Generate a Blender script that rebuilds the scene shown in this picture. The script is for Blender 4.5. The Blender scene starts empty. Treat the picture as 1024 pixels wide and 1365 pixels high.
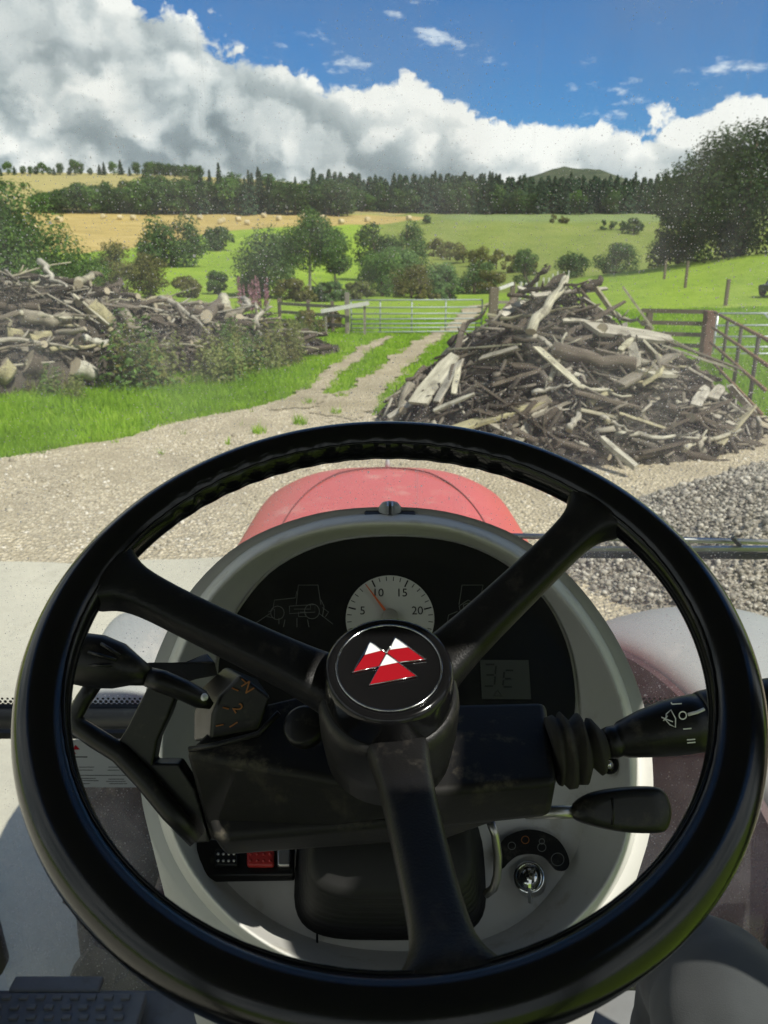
import bpy, math, random
import numpy as np
from mathutils import Vector, Matrix, noise as mnoise

SC = bpy.context.scene
COL = SC.collection
R = math.radians
random.seed(7)
rng = np.random.default_rng(11)

# ------------------------------------------------------------------ camera
PITCH = R(18.0)
CT, ST = math.cos(PITCH), math.sin(PITCH)
EYE = 2.4
F = 1025.0
cam_d = bpy.data.cameras.new('camera')
cam_d.sensor_fit = 'VERTICAL'
cam_d.sensor_height = 24.0
cam_d.lens = F / 1365.0 * 24.0
cam_d.clip_start = 0.02
cam_d.clip_end = 12000
cam_d.dof.use_dof = True                       # the phone focused on the dashboard
cam_d.dof.focus_distance = 0.62
cam_d.dof.aperture_fstop = 11.5
cam = bpy.data.objects.new('camera', cam_d)
cam.location = (0, 0, EYE)
cam.rotation_euler = (R(90) - PITCH, 0, 0)
COL.objects.link(cam)
SC.camera = cam

# ------------------------------------------------------------------ sun + sky
SUN_EL = R(52)
SUN_DIR = Vector((0.80, -0.60, 0)).normalized()            # horizontal direction towards the sun (right, behind)
sun_vec = Vector((SUN_DIR.x * math.cos(SUN_EL), SUN_DIR.y * math.cos(SUN_EL), math.sin(SUN_EL)))
sd = bpy.data.lights.new('sun', 'SUN')
sd.energy = 4.8
sd.angle = R(0.53)
sd.color = (1.0, 0.95, 0.87)
so = bpy.data.objects.new('sun', sd)
so.rotation_euler = (-sun_vec).to_track_quat('-Z', 'Y').to_euler()
COL.objects.link(so)
SC.view_settings.view_transform = 'Standard'
SC.view_settings.look = 'None'
SC.view_settings.exposure = 0.36
SC.view_settings.gamma = 1.0
SC.cycles.max_bounces = 6
SC.cycles.diffuse_bounces = 3
SC.cycles.glossy_bounces = 3
SC.cycles.transparent_max_bounces = 16
SC.cycles.caustics_reflective = False
SC.cycles.caustics_refractive = False

world = bpy.data.worlds.new('World')
SC.world = world
world.use_nodes = True


class NT:
    """small helper for building node trees"""
    def __init__(s, tree):
        s.t = tree
        s.n = tree.nodes
        s.l = tree.links

    def new(s, typ, **kw):
        n = s.n.new(typ)
        for k, v in kw.items():
            setattr(n, k, v)
        return n

    def put(s, sock, v):
        if v is None:
            return
        if hasattr(v, 'is_linked') or hasattr(v, 'links'):
            s.l.new(v, sock)
        else:
            sock.default_value = v

    def math(s, op, a, b=None, c=None, clamp=False):
        n = s.n.new('ShaderNodeMath')
        n.operation = op
        n.use_clamp = clamp
        s.put(n.inputs[0], a)
        s.put(n.inputs[1], b)
        s.put(n.inputs[2], c)
        return n.outputs[0]

    def vmath(s, op, a, b=None, scale=None):
        n = s.n.new('ShaderNodeVectorMath')
        n.operation = op
        s.put(n.inputs[0], a)
        s.put(n.inputs[1], b)
        if scale is not None:
            s.put(n.inputs['Scale'], scale)
        return n.outputs['Vector'] if op not in ('DOT_PRODUCT', 'LENGTH', 'DISTANCE') else n.outputs['Value']

    def noise(s, vec, scale, detail=4, rough=0.55, out='Fac', dist=0.0, lac=2.0):
        n = s.n.new('ShaderNodeTexNoise')
        s.put(n.inputs['Vector'], vec)
        s.put(n.inputs['Scale'], scale)
        n.inputs['Detail'].default_value = detail
        n.inputs['Roughness'].default_value = rough
        n.inputs['Distortion'].default_value = dist
        n.inputs['Lacunarity'].default_value = lac
        return n.outputs[out]

    def voro(s, vec, scale, feature='F1', rand=1.0, out='Distance', smooth=None, detail=0):
        n = s.n.new('ShaderNodeTexVoronoi')
        n.feature = feature
        s.put(n.inputs['Vector'], vec)
        s.put(n.inputs['Scale'], scale)
        n.inputs['Randomness'].default_value = rand
        n.inputs['Detail'].default_value = detail
        if smooth is not None:
            n.inputs['Smoothness'].default_value = smooth
        return n.outputs[out]

    def ramp(s, fac, stops, interp='LINEAR'):
        n = s.n.new('ShaderNodeValToRGB')
        n.color_ramp.interpolation = interp
        els = n.color_ramp.elements
        while len(els) < len(stops):
            els.new(0.5)
        for e, (p, c) in zip(els, stops):
            e.position = p
            e.color = c if len(c) == 4 else (*c, 1)
        s.put(n.inputs[0], fac)
        return n.outputs[0]

    def sstep(s, x, lo, hi, a=0.0, b=1.0):
        n = s.n.new('ShaderNodeMapRange')
        n.interpolation_type = 'SMOOTHSTEP'
        s.put(n.inputs[0], x)
        n.inputs[1].default_value = lo
        n.inputs[2].default_value = hi
        n.inputs[3].default_value = a
        n.inputs[4].default_value = b
        return n.outputs[0]

    def mix(s, fac, a, b, blend='MIX'):
        n = s.n.new('ShaderNodeMix')
        n.data_type = 'RGBA'
        n.blend_type = blend
        s.put(n.inputs[0], fac)
        s.put(n.inputs[6], a if not isinstance(a, tuple) else (*a[:3], 1))
        s.put(n.inputs[7], b if not isinstance(b, tuple) else (*b[:3], 1))
        return n.outputs[2]

    def bump(s, h, strength=0.5, dist=0.02):
        n = s.n.new('ShaderNodeBump')
        n.inputs['Strength'].default_value = strength
        n.inputs['Distance'].default_value = dist
        s.put(n.inputs['Height'], h)
        return n.outputs[0]


# ---- sky: Nishita blue with cumulus banks along the horizon
def build_world():
    nt = NT(world.node_tree)
    nt.n.clear()
    out = nt.new('ShaderNodeOutputWorld')
    bg = nt.new('ShaderNodeBackground')
    sky = nt.new('ShaderNodeTexSky', sky_type='NISHITA')
    sky.sun_disc = False
    sky.sun_elevation = SUN_EL
    sky.sun_rotation = math.atan2(SUN_DIR.x, SUN_DIR.y)
    sky.altitude = 150
    sky.air_density = 1.0
    sky.dust_density = 0.4
    sky.ozone_density = 2.5
    tc = nt.new('ShaderNodeTexCoord').outputs['Generated']
    sep = nt.new('ShaderNodeSeparateXYZ')
    nt.l.new(tc, sep.inputs[0])
    x, y, z = sep.outputs
    az = nt.math('MULTIPLY', nt.math('ARCTAN2', x, y), 57.2958)          # degrees right of the view
    el = nt.math('MULTIPLY', nt.math('ARCSINE', z), 57.2958)
    comb = nt.new('ShaderNodeCombineXYZ')
    nt.put(comb.inputs[0], nt.math('MULTIPLY', az, 0.1))
    nt.put(comb.inputs[1], nt.math('MULTIPLY', el, 0.118))
    p = comb.outputs[0]

    def noise2(vec, scale, detail, rough, out='Fac'):
        n = nt.new('ShaderNodeTexNoise', noise_dimensions='2D')
        nt.put(n.inputs['Vector'], vec)
        n.inputs['Scale'].default_value = scale
        n.inputs['Detail'].default_value = detail
        n.inputs['Roughness'].default_value = rough
        return n.outputs[out]

    def voro2(vec, scale, detail, smooth):
        n = nt.new('ShaderNodeTexVoronoi', voronoi_dimensions='2D', feature='SMOOTH_F1')
        nt.put(n.inputs['Vector'], vec)
        n.inputs['Scale'].default_value = scale
        n.inputs['Detail'].default_value = detail
        n.inputs['Smoothness'].default_value = smooth
        n.inputs['Roughness'].default_value = 0.5
        return n.outputs['Distance']
    warp = nt.vmath('SCALE', nt.vmath('SUBTRACT', noise2(p, 2.6, 4, 0.62, 'Color'), (0.5, 0.5, 0.5)), scale=0.34)
    pw = nt.vmath('ADD', p, warp)

    # top edge of the cloud bank by azimuth (degrees of elevation); raised out of view to whiten the ambient light
    n = nt.new('ShaderNodeFloatCurve')
    cv = n.mapping.curves[0]
    TOP = [(-180, 46), (-90, 42), (-45, 30), (-26, 20), (-20, 17.0), (-13.4, 15.4), (-11, 13.4), (-6.5, 12.8), (-2, 10.6), (3.2, 10.4),
           (5.4, 9.0), (12, 8.8), (14.8, 7.8), (16.6, 6.9), (18.0, 7.6), (20, 8.4), (24, 9.4), (30, 11), (60, 26), (110, 40), (180, 46)]
    for i, (a, e) in enumerate(TOP):
        pos = ((a + 180) / 360.0, e / 60.0)
        if i < 2:
            cv.points[i].location = pos
        else:
            cv.points.new(*pos)
    for q in cv.points:
        q.handle_type = 'VECTOR'
    n.mapping.update()
    nt.put(n.inputs['Value'], nt.math('DIVIDE', nt.math('ADD', az, 180.0), 360.0))
    top = nt.math('MULTIPLY', n.outputs[0], 60.0)

    def billow(vec):
        a = nt.math('SUBTRACT', 0.5, voro2(vec, 0.95, 0, 0.45))
        b = nt.math('SUBTRACT', 0.45, voro2(vec, 2.7, 1.0, 0.3))
        return nt.math('ADD', nt.math('MULTIPLY', a, 1.0), nt.math('MULTIPLY', b, 0.45))
    h0 = billow(pw)
    h1 = billow(nt.vmath('ADD', pw, (0.07, 0.13, 0.0)))
    fine = noise2(pw, 6.0, 5, 0.60)
    big = noise2(p, 0.70, 2.5, 0.5)
    depth = nt.math('SUBTRACT', top, el)                                   # degrees below the top of the bank
    d0 = nt.math('ADD', nt.math('MULTIPLY', depth, 0.30), nt.math('ADD', nt.math('MULTIPLY', h0, 1.1),
                 nt.math('MULTIPLY', nt.math('SUBTRACT', fine, 0.5), 0.70)))
    cover = nt.sstep(d0, -0.02, 0.15)
    # thin streaks and small high clouds
    wn = noise2(nt.vmath('MULTIPLY', p, (0.8, 1.7, 1.0)), 2.1, 6, 0.62)
    wisp = nt.math('MULTIPLY', nt.sstep(wn, 0.60, 0.76), nt.math('MULTIPLY', nt.sstep(el, 4, 8), 0.7))
    # light: relief as seen from the sun's side; grey bellies where the bank is thick
    rel = nt.sstep(nt.math('SUBTRACT', h0, h1), -0.22, 0.26)
    belly = nt.math('MULTIPLY', nt.sstep(depth, 0.5, 5.0), nt.sstep(nt.math('ADD', big, nt.math('MULTIPLY', h0, -0.25)), 0.38, 0.60))
    shade = nt.math('ADD', 0.58, nt.math('MULTIPLY', rel, 0.40))
    shade = nt.math('ADD', shade, nt.math('MULTIPLY', h0, 0.35))
    shade = nt.math('ADD', shade, nt.math('MULTIPLY', nt.math('SUBTRACT', fine, 0.5), 0.24))
    shade = nt.math('ADD', shade, nt.sstep(depth, 2.4, -0.6, 0.0, 0.26))
    shade = nt.math('SUBTRACT', shade, nt.math('MULTIPLY', belly, 0.36), clamp=True)
    ccol = nt.ramp(shade, [(0.0, (0.17, 0.215, 0.245)), (0.3, (0.32, 0.38, 0.41)), (0.62, (0.60, 0.65, 0.665)), (1.0, (0.97, 0.97, 0.94))])
    ccol = nt.vmath('SCALE', ccol, scale=8.7)
    skyc = nt.mix(1.0, sky.outputs[0], (0.30, 0.62, 0.92), 'MULTIPLY')
    col = nt.mix(wisp, skyc, (8.0, 8.6, 9.0))
    col = nt.mix(cover, col, ccol)
    nt.l.new(col, bg.inputs[0])
    bg.inputs[1].default_value = 0.10
    nt.l.new(bg.outputs[0], out.inputs[0])
    world.cycles.sampling_method = 'MANUAL'
    world.cycles.sample_map_resolution = 512


build_world()

# ------------------------------------------------------------------ picture geometry -> places
def P(px, py, d):
    """point at camera-axis depth d behind photograph pixel (px, py)"""
    a = (px - 512) / F * d
    b = (682.5 - py) / F * d
    return Vector((a, d * CT + b * ST, EYE - d * ST + b * CT))


def W(px, py, Y):
    """point at forward distance Y"""
    t = (682.5 - py) / F
    dz = Y * (t * CT - ST) / (CT + t * ST)
    depth = Y * CT - dz * ST
    return Vector(((px - 512) / F * depth, Y, EYE + dz))


def row_z(py, Y):
    t = (682.5 - py) / F
    return EYE + Y * (t * CT - ST) / (CT + t * ST)


def X_at(px, Y, z=0.0):
    return (px - 512) / F * (Y * CT - (z - EYE) * ST)


def G(px, py, z=0.0):
    t = (682.5 - py) / F
    Y = (z - EYE) / ((t * CT - ST) / (CT + t * ST))
    return W(px, py, Y)


# ------------------------------------------------------------------ mesh helpers
class MB:
    """collects geometry for one mesh"""
    def __init__(s):
        s.v = []
        s.f = []

    def add(s, verts, faces):
        b = len(s.v)
        s.v.extend([tuple(q) for q in verts])
        s.f.extend([tuple(i + b for i in q) for q in faces])
        return s

    def box(s, c, size, rot=None):
        hx, hy, hz = size[0] / 2, size[1] / 2, size[2] / 2
        vs = [Vector((a * hx, b * hy, e * hz)) for a in (-1, 1) for b in (-1, 1) for e in (-1, 1)]
        if rot is not None:
            vs = [rot @ q for q in vs]
        c = Vector(c)
        return s.add([c + q for q in vs], [(0, 1, 3, 2), (4, 6, 7, 5), (0, 4, 5, 1), (2, 3, 7, 6), (0, 2, 6, 4), (1, 5, 7, 3)])

    def beam(s, a, b, w, h, up=(0, 0, 1)):
        a, b = Vector(a), Vector(b)
        d = (b - a)
        L = d.length
        d.normalize()
        upv = Vector(up)
        if abs(d.dot(upv)) > 0.97:
            upv = Vector((0, 1, 0))
        sx = d.cross(upv).normalized()
        sz = sx.cross(d).normalized()
        m = Matrix((sx, d, sz)).transposed()
        return s.box((a + b) / 2, (w, L, h), m)

    def tube(s, pts, rad, n=10, cap=True, flat=None):
        """swept tube through pts; rad a number or list; flat=(k, upvector) squashes the section"""
        pts = [Vector(q) for q in pts]
        m = len(pts)
        if not hasattr(rad, '__len__'):
            rad = [rad] * m
        b = len(s.v)
        prev = None
        for i, q in enumerate(pts):
            t = (pts[min(i + 1, m - 1)] - pts[max(i - 1, 0)])
            if t.length < 1e-9:
                t = Vector((0, 0, 1))
            t.normalize()
            if prev is None:
                ref = Vector(flat[1]) if flat else (Vector((0, 0, 1)) if abs(t.z) < 0.9 else Vector((1, 0, 0)))
            else:
                ref = prev
            sd_ = t.cross(ref)
            if sd_.length < 1e-6:
                sd_ = t.cross(Vector((0.3, 1, 0.2)))
            sd_.normalize()
            up_ = sd_.cross(t).normalized()
            prev = up_
            k = flat[0] if flat else 1.0
            for j in range(n):
                a = 2 * math.pi * j / n
                s.v.append(tuple(q + sd_ * (math.cos(a) * rad[i]) + up_ * (math.sin(a) * rad[i] * k)))
        for i in range(m - 1):
            for j in range(n):
                s.f.append((b + i * n + j, b + i * n + (j + 1) % n, b + (i + 1) * n + (j + 1) % n, b + (i + 1) * n + j))
        if cap:
            s.f.append(tuple(b + j for j in range(n))[::-1])
            s.f.append(tuple(b + (m - 1) * n + j for j in range(n)))
        return s

    def loft(s, loops, closed=True, cap0=False, cap1=False):
        n = len(loops[0])
        b = len(s.v)
        for lp in loops:
            s.v.extend([tuple(q) for q in lp])
        for i in range(len(loops) - 1):
            for j in range(n if closed else n - 1):
                k = (j + 1) % n
                s.f.append((b + i * n + j, b + i * n + k, b + (i + 1) * n + k, b + (i + 1) * n + j))
        if cap0:
            s.f.append(tuple(b + j for j in range(n))[::-1])
        if cap1:
            s.f.append(tuple(b + (len(loops) - 1) * n + j for j in range(n)))
        return s

    def lathe(s, prof, origin, axis, n=32, cap=False):
        """prof = [(radius, height along axis)]"""
        ax = Vector(axis).normalized()
        e1 = ax.orthogonal().normalized()
        e2 = ax.cross(e1)
        o = Vector(origin)
        loops = []
        for r, h in prof:
            loops.append([o + ax * h + (e1 * math.cos(2 * math.pi * j / n) + e2 * math.sin(2 * math.pi * j / n)) * r for j in range(n)])
        return s.loft(loops, True, cap, cap)

    def mesh(s, name, smooth=False):
        me = bpy.data.meshes.new(name)
        me.from_pydata(s.v, [], s.f)
        me.validate()
        me.update()
        if smooth:
            me.polygons.foreach_set('use_smooth', [True] * len(me.polygons))
        return me

    def obj(s, name, mat, parent=None, smooth=False, bevel=None, sub=0, fixn=True):
        me = s.mesh(name, smooth)
        if fixn:
            fix_normals(me)
        if mat is not None:
            me.materials.append(mat)
        return link(name, me, parent, bevel, sub)


def fix_normals(me):
    import bmesh
    bm = bmesh.new()
    bm.from_mesh(me)
    bmesh.ops.recalc_face_normals(bm, faces=bm.faces)
    bm.to_mesh(me)
    bm.free()


def link(name, data, parent=None, bevel=None, sub=0):
    o = bpy.data.objects.new(name, data)
    COL.objects.link(o)
    if parent is not None:
        o.parent = parent
        o.matrix_parent_inverse = parent.matrix_basis.inverted()
    if bevel:
        m = o.modifiers.new('bevel', 'BEVEL')
        m.width = bevel if not isinstance(bevel, tuple) else bevel[0]
        m.segments = 2 if not isinstance(bevel, tuple) else bevel[1]
        m.limit_method = 'ANGLE'
        m.angle_limit = R(35)
        for p_ in data.polygons:
            p_.use_smooth = True
        w = o.modifiers.new('wn', 'WEIGHTED_NORMAL')
        w.keep_sharp = False
    if sub:
        m = o.modifiers.new('sub', 'SUBSURF')
        m.levels = sub
        m.render_levels = sub
        for p_ in data.polygons:
            p_.use_smooth = True
    return o


def tag(o, label=None, cat=None, group=None, kind=None):
    if label:
        o['label'] = label
    if cat:
        o['category'] = cat
    if group:
        o['group'] = group
    if kind:
        o['kind'] = kind
    return o


def empty(name, loc=(0, 0, 0), rz=0.0):
    o = bpy.data.objects.new(name, None)
    o.location = loc
    o.rotation_euler = (0, 0, rz)
    o.empty_display_size = 0.2
    COL.objects.link(o)
    return o


def np_mesh(name, verts, faces, mat, smooth=False, attrs=None):
    """fast mesh from arrays; faces (n,3) or (n,4)"""
    me = bpy.data.meshes.new(name)
    nv, nf, k = len(verts), len(faces), faces.shape[1]
    me.vertices.add(nv)
    me.vertices.foreach_set('co', np.asarray(verts, np.float32).ravel())
    me.loops.add(nf * k)
    me.loops.foreach_set('vertex_index', np.asarray(faces, np.int32).ravel())
    me.polygons.add(nf)
    me.polygons.foreach_set('loop_start', np.arange(0, nf * k, k, dtype=np.int32))
    me.polygons.foreach_set('loop_total', np.full(nf, k, np.int32))
    if smooth:
        me.polygons.foreach_set('use_smooth', np.ones(nf, bool))
    me.update(calc_edges=True)
    if attrs:
        for an, (dom, arr) in attrs.items():
            a = me.attributes.new(an, 'FLOAT', dom)
            a.data.foreach_set('value', np.asarray(arr, np.float32))
    if mat is not None:
        me.materials.append(mat)
    return me


# ------------------------------------------------------------------ materials
def mat(name):
    m = bpy.data.materials.new(name)
    m.use_nodes = True
    nt = NT(m.node_tree)
    b = nt.n.get('Principled BSDF')
    return m, nt, b


def simple(name, col, rough=0.6, spec=0.5, metal=0.0, var=0.15, scale=20, bump=0.0, bscale=80, bdist=0.002, coat=0.0, dust=0.0, dcol=(0.36, 0.34, 0.29), dscale=11):
    m, nt, b = mat(name)
    tc = nt.new('ShaderNodeTexCoord').outputs['Object']
    nz = nt.noise(tc, scale, 5, 0.6)
    c = nt.mix(nz, tuple(q * (1 - var) for q in col), tuple(min(1, q * (1 + var)) for q in col))
    if dust:
        dn = nt.math('ADD', nt.math('MULTIPLY', nt.sstep(nt.noise(tc, dscale, 7, 0.68), 0.53, 0.70), 0.94), 0.06)
        geo = nt.new('ShaderNodeNewGeometry')
        sp = nt.new('ShaderNodeSeparateXYZ')
        nt.l.new(geo.outputs['Normal'], sp.inputs[0])
        upf = nt.sstep(sp.outputs[2], -0.1, 0.8, 0.25, 1.0)
        df = nt.math('MULTIPLY', nt.math('MULTIPLY', dn, upf), dust)
        c = nt.mix(df, c, dcol)
        rg = nt.math('ADD', rough, nt.math('MULTIPLY', df, 0.4), clamp=True)
        nt.put(b.inputs['Roughness'], rg)
    else:
        nt.put(b.inputs['Roughness'], nt.math('ADD', rough - 0.07, nt.math('MULTIPLY', nt.noise(tc, scale * 1.7, 4), 0.14)))
    nt.put(b.inputs['Base Color'], c)
    b.inputs['Specular IOR Level'].default_value = spec
    b.inputs['Metallic'].default_value = metal
    b.inputs['Coat Weight'].default_value = coat
    if bump:
        nt.put(b.inputs['Normal'], nt.bump(nt.noise(tc, bscale, 3, 0.6), bump, bdist))
    return m

# ================================================================== TERRAIN
PXS = np.array([-700, -300, 0, 200, 400, 560, 700, 850, 950, 1024, 1300, 1800], float)
YS = np.array([27, 40, 60, 85, 110, 140, 180, 250, 300, 400, 600, 900, 1500], float)
_fl = [row_ for row_ in (438, 409, 390)]
ROWS = np.array([
    #  27   40   60   85  110  140  180  250  300  400  600  900 1500
    [438, 410, 392, 375, 360, 348, 325, 292, 270, 236, 236, 262, 300],   # -700
    [438, 410, 392, 375, 360, 348, 325, 292, 270, 234, 234, 262, 300],   # -300
    [438, 410, 392, 376, 361, 349, 328, 291, 268, 232, 233, 262, 300],   # 0
    [438, 411, 394, 380, 368, 356, 332, 293, 272, 233, 235, 262, 300],   # 200
    [438, 411, 398, 388, 378, 362, 334, 291, 277, 244, 246, 262, 300],   # 400
    [438, 411, 402, 394, 384, 368, 340, 292, 285, 275, 270, 275, 300],   # 560
    [438, 408, 396, 386, 375, 362, 342, 293, 285, 280, 280, 285, 305],   # 700
    [438, 402, 374, 358, 364, 362, 342, 293, 284, 280, 280, 285, 305],   # 850
    [438, 398, 360, 345, 356, 358, 342, 293, 284, 280, 280, 285, 305],   # 950
    [438, 393, 348, 336, 348, 352, 340, 293, 284, 280, 280, 285, 305],   # 1024
    [438, 380, 335, 322, 335, 340, 330, 290, 284, 280, 280, 285, 305],   # 1300
    [438, 370, 320, 310, 322, 330, 320, 290, 284, 280, 280, 285, 305],   # 1800
], float)
NPX, NLY = 180, 200
_gx = np.linspace(PXS[0], PXS[-1], NPX)
_gl = np.linspace(math.log(20), math.log(1500), NLY)
_Z = np.zeros((len(PXS), len(YS)))
for i in range(len(PXS)):
    for j in range(len(YS)):
        _Z[i, j] = row_z(ROWS[i, j], YS[j])
_Z[:, 0] = 0
_T = np.array([np.interp(_gl, np.log(YS), _Z[i]) for i in range(len(PXS))])
_D = np.array([np.interp(_gx, PXS, _T[:, j]) for j in range(NLY)]).T


def _blur(a, n, axis):
    for _ in range(n):
        p_ = np.concatenate([a.take([0], axis), a, a.take([-1], axis)], axis)
        lo = np.take(p_, range(0, a.shape[axis]), axis)
        hi = np.take(p_, range(2, a.shape[axis] + 2), axis)
        a = 0.25 * lo + 0.5 * a + 0.25 * hi
    return a


_D = _blur(_blur(_D, 14, 0), 8, 1)


def terrain(X, Y):
    """height of the land, arrays or numbers"""
    X = np.asarray(X, float)
    Y = np.asarray(Y, float)
    Ys = np.maximum(Y, 1.0)
    px = 512 + F * X / (CT * Ys + 0.5)
    u = np.clip((px - _gx[0]) / (_gx[1] - _gx[0]), 0, NPX - 1.001)
    w = np.clip((np.log(np.clip(Ys, 20.01, 1499)) - _gl[0]) / (_gl[1] - _gl[0]), 0, NLY - 1.001)
    i, j = u.astype(int), w.astype(int)
    fu, fw = u - i, w - j
    z = (_D[i, j] * (1 - fu) * (1 - fw) + _D[i + 1, j] * fu * (1 - fw) + _D[i, j + 1] * (1 - fu) * fw + _D[i + 1, j + 1] * fu * fw)
    z = np.where(Ys < 27, z * np.clip((Ys - 22) / 5, 0, 1), z)
    # small unevenness
    amp = np.clip((Ys - 10) / 60, 0.0, 1.0)
    z = z + amp * 0.25 * (np.sin(X * 0.31 + Y * 0.13) * np.sin(Y * 0.21 - X * 0.11 + 1.3))
    near = np.clip((Ys - 9) / 4, 0, 1) * np.clip((40 - Ys) / 15, 0, 1)
    z = z + near * 0.04 * np.sin(X * 1.9 + 0.6) * np.sin(Y * 1.3 + X * 0.5)
    return z


def tz(x, y):
    return float(terrain(x, y))


def build_ground():
    ys = [-600, -300, -150, -80, -40, -20, -10, -5, -2, 0, 1]
    y = 1.0
    while y < 1500:
        y *= 1.017
        ys.append(y)
    ys += [1900, 2600, 3600, 5000]
    us = np.concatenate([np.linspace(-6, -1.2, 24), np.linspace(-1.15, -0.6, 30), np.linspace(-0.59, 0.62, 190), np.linspace(0.65, 1.2, 26), np.linspace(1.3, 6, 22)])
    ys = np.array(ys)
    UU, YY = np.meshgrid(us, ys)
    XX = UU * (np.abs(YY) + 4.0)
    ZZ = terrain(XX, YY)
    far = np.clip((YY - 1500) / 2000, 0, 1)
    ZZ = ZZ * (1 - far) + far * (-20)
    ny, nx = XX.shape
    verts = np.stack([XX, YY, ZZ], -1).reshape(-1, 3)
    idx = np.arange(ny * nx).reshape(ny, nx)
    faces = np.stack([idx[:-1, :-1], idx[:-1, 1:], idx[1:, 1:], idx[1:, :-1]], -1).reshape(-1, 4)
    X, Y = verts[:, 0], verts[:, 1]
    px = 512 + F * X / (CT * np.maximum(Y, 1) + 0.5)
    lo = np.interp(px, [-300, 0, 120, 220, 300, 420, 520, 600], [150, 158, 166, 185, 214, 226, 236, 262])
    gold = np.clip(np.minimum((Y - lo) / 8, (268 - Y) / 4) * 0.5 + 0.5, 0, 1) * np.clip((600 - px) / 60, 0, 1)
    straw = np.clip((Y - 268) / 8, 0, 1) * np.clip((560 - px) / 40, 0, 1)
    pale = np.clip((Y - 232) / 25, 0, 1) * np.clip((px - 560) / 60, 0, 1)
    edge = np.interp(px, [480, 600, 720, 850, 1024, 1400], [75, 78, 70, 92, 92, 92])
    rough = np.clip((Y - edge) / 8, 0, 1)
    rough = rough * np.clip((px - 470) / 60, 0, 1)
    m, nt, b = mat('meadow')
    tc = nt.new('ShaderNodeTexCoord').outputs['Object']
    def at(nm):
        a = nt.new('ShaderNodeAttribute')
        a.attribute_name = nm
        return a.outputs['Fac']
    n1 = nt.noise(tc, 0.09, 5, 0.6)
    n2 = nt.noise(tc, 0.9, 6, 0.65)
    n3 = nt.noise(tc, 9, 4, 0.7)
    nmix = nt.math('ADD', nt.math('MULTIPLY', n1, 0.4), nt.math('ADD', nt.math('MULTIPLY', n2, 0.35), nt.math('MULTIPLY', n3, 0.25)))
    grass = nt.ramp(nmix, [(0.32, (0.105, 0.185, 0.016)), (0.45, (0.195, 0.300, 0.026)), (0.55, (0.265, 0.375, 0.036)), (0.68, (0.36, 0.42, 0.095))])
    rgh = nt.ramp(nmix, [(0.30, (0.095, 0.140, 0.024)), (0.5, (0.195, 0.240, 0.048)), (0.72, (0.30, 0.295, 0.095))])
    plc = nt.ramp(nmix, [(0.30, (0.150, 0.210, 0.060)), (0.7, (0.240, 0.285, 0.105))])
    stretch = nt.vmath('MULTIPLY', tc, (0.25, 1.0, 1.0))
    rows_ = nt.noise(stretch, 0.35, 4, 0.6)
    gcol = nt.ramp(rows_, [(0.3, (0.34, 0.26, 0.085)), (0.52, (0.45, 0.335, 0.115)), (0.72, (0.53, 0.41, 0.17))])
    scol = nt.ramp(nmix, [(0.3, (0.25, 0.24, 0.09)), (0.5, (0.36, 0.31, 0.12)), (0.7, (0.44, 0.36, 0.15))])
    jit = nt.math('MULTIPLY', nt.math('SUBTRACT', nt.noise(tc, 0.12, 5, 0.6), 0.5), 0.8)
    def th(a, w=0.12):
        return nt.sstep(nt.math('ADD', at(a), jit), 0.5 - w, 0.5 + w)
    c = nt.mix(th('rough', 0.3), grass, rgh)
    c = nt.mix(th('pale', 0.3), c, plc)
    c = nt.mix(th('gold'), c, gcol)
    c = nt.mix(th('straw'), c, scol)
    nt.put(b.inputs['Base Color'], c)
    b.inputs['Roughness'].default_value = 0.85
    b.inputs['Specular IOR Level'].default_value = 0.15
    nt.put(b.inputs['Normal'], nt.bump(nt.math('ADD', n2, nt.math('MULTIPLY', n3, 0.5)), 0.9, 0.25))
    me = np_mesh('ground', verts, faces, m, True, {'gold': ('POINT', gold), 'straw': ('POINT', straw), 'pale': ('POINT', pale), 'rough': ('POINT', rough)})
    tag(link('ground', me), kind='structure')


build_ground()

# far hill beyond the plantation
def build_hill():
    pk = W(757, 226, 900)
    nx, ny = 80, 30
    xs = np.linspace(-330, 330, nx)
    yy = np.linspace(-220, 220, ny)
    A, B = np.meshgrid(xs, yy)
    prof = np.interp(A, [-300, -130, -75, -50, -34, -12, 12, 30, 48, 80, 140, 300], [-75, -46, -22, -9.5, -5.5, 0, -0.8, -6, -13, -27, -46, -75])
    Z = pk.z + prof - (np.abs(B) / 42) ** 1.6 * 3.0
    Z = Z + 1.2 * np.sin(A * 0.09) * np.sin(B * 0.05) + rng.normal(0, 0.35, A.shape)
    v = np.stack([A + pk.x, B + pk.y, Z], -1).reshape(-1, 3)
    idx = np.arange(nx * ny).reshape(ny, nx)
    f = np.stack([idx[:-1, :-1], idx[:-1, 1:], idx[1:, 1:], idx[1:, :-1]], -1).reshape(-1, 4)
    m, nt, b = mat('moorland')
    tc = nt.new('ShaderNodeTexCoord').outputs['Object']
    nt.put(b.inputs['Base Color'], nt.ramp(nt.noise(tc, 0.05, 6, 0.65), [(0.3, (0.030, 0.042, 0.026)), (0.5, (0.065, 0.080, 0.045)), (0.7, (0.11, 0.115, 0.065))]))
    b.inputs['Roughness'].default_value = 0.95
    b.inputs['Specular IOR Level'].default_value = 0.1
    tag(link('hill', np_mesh('hill', v, f, m, True)), kind='structure')


build_hill()

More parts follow.
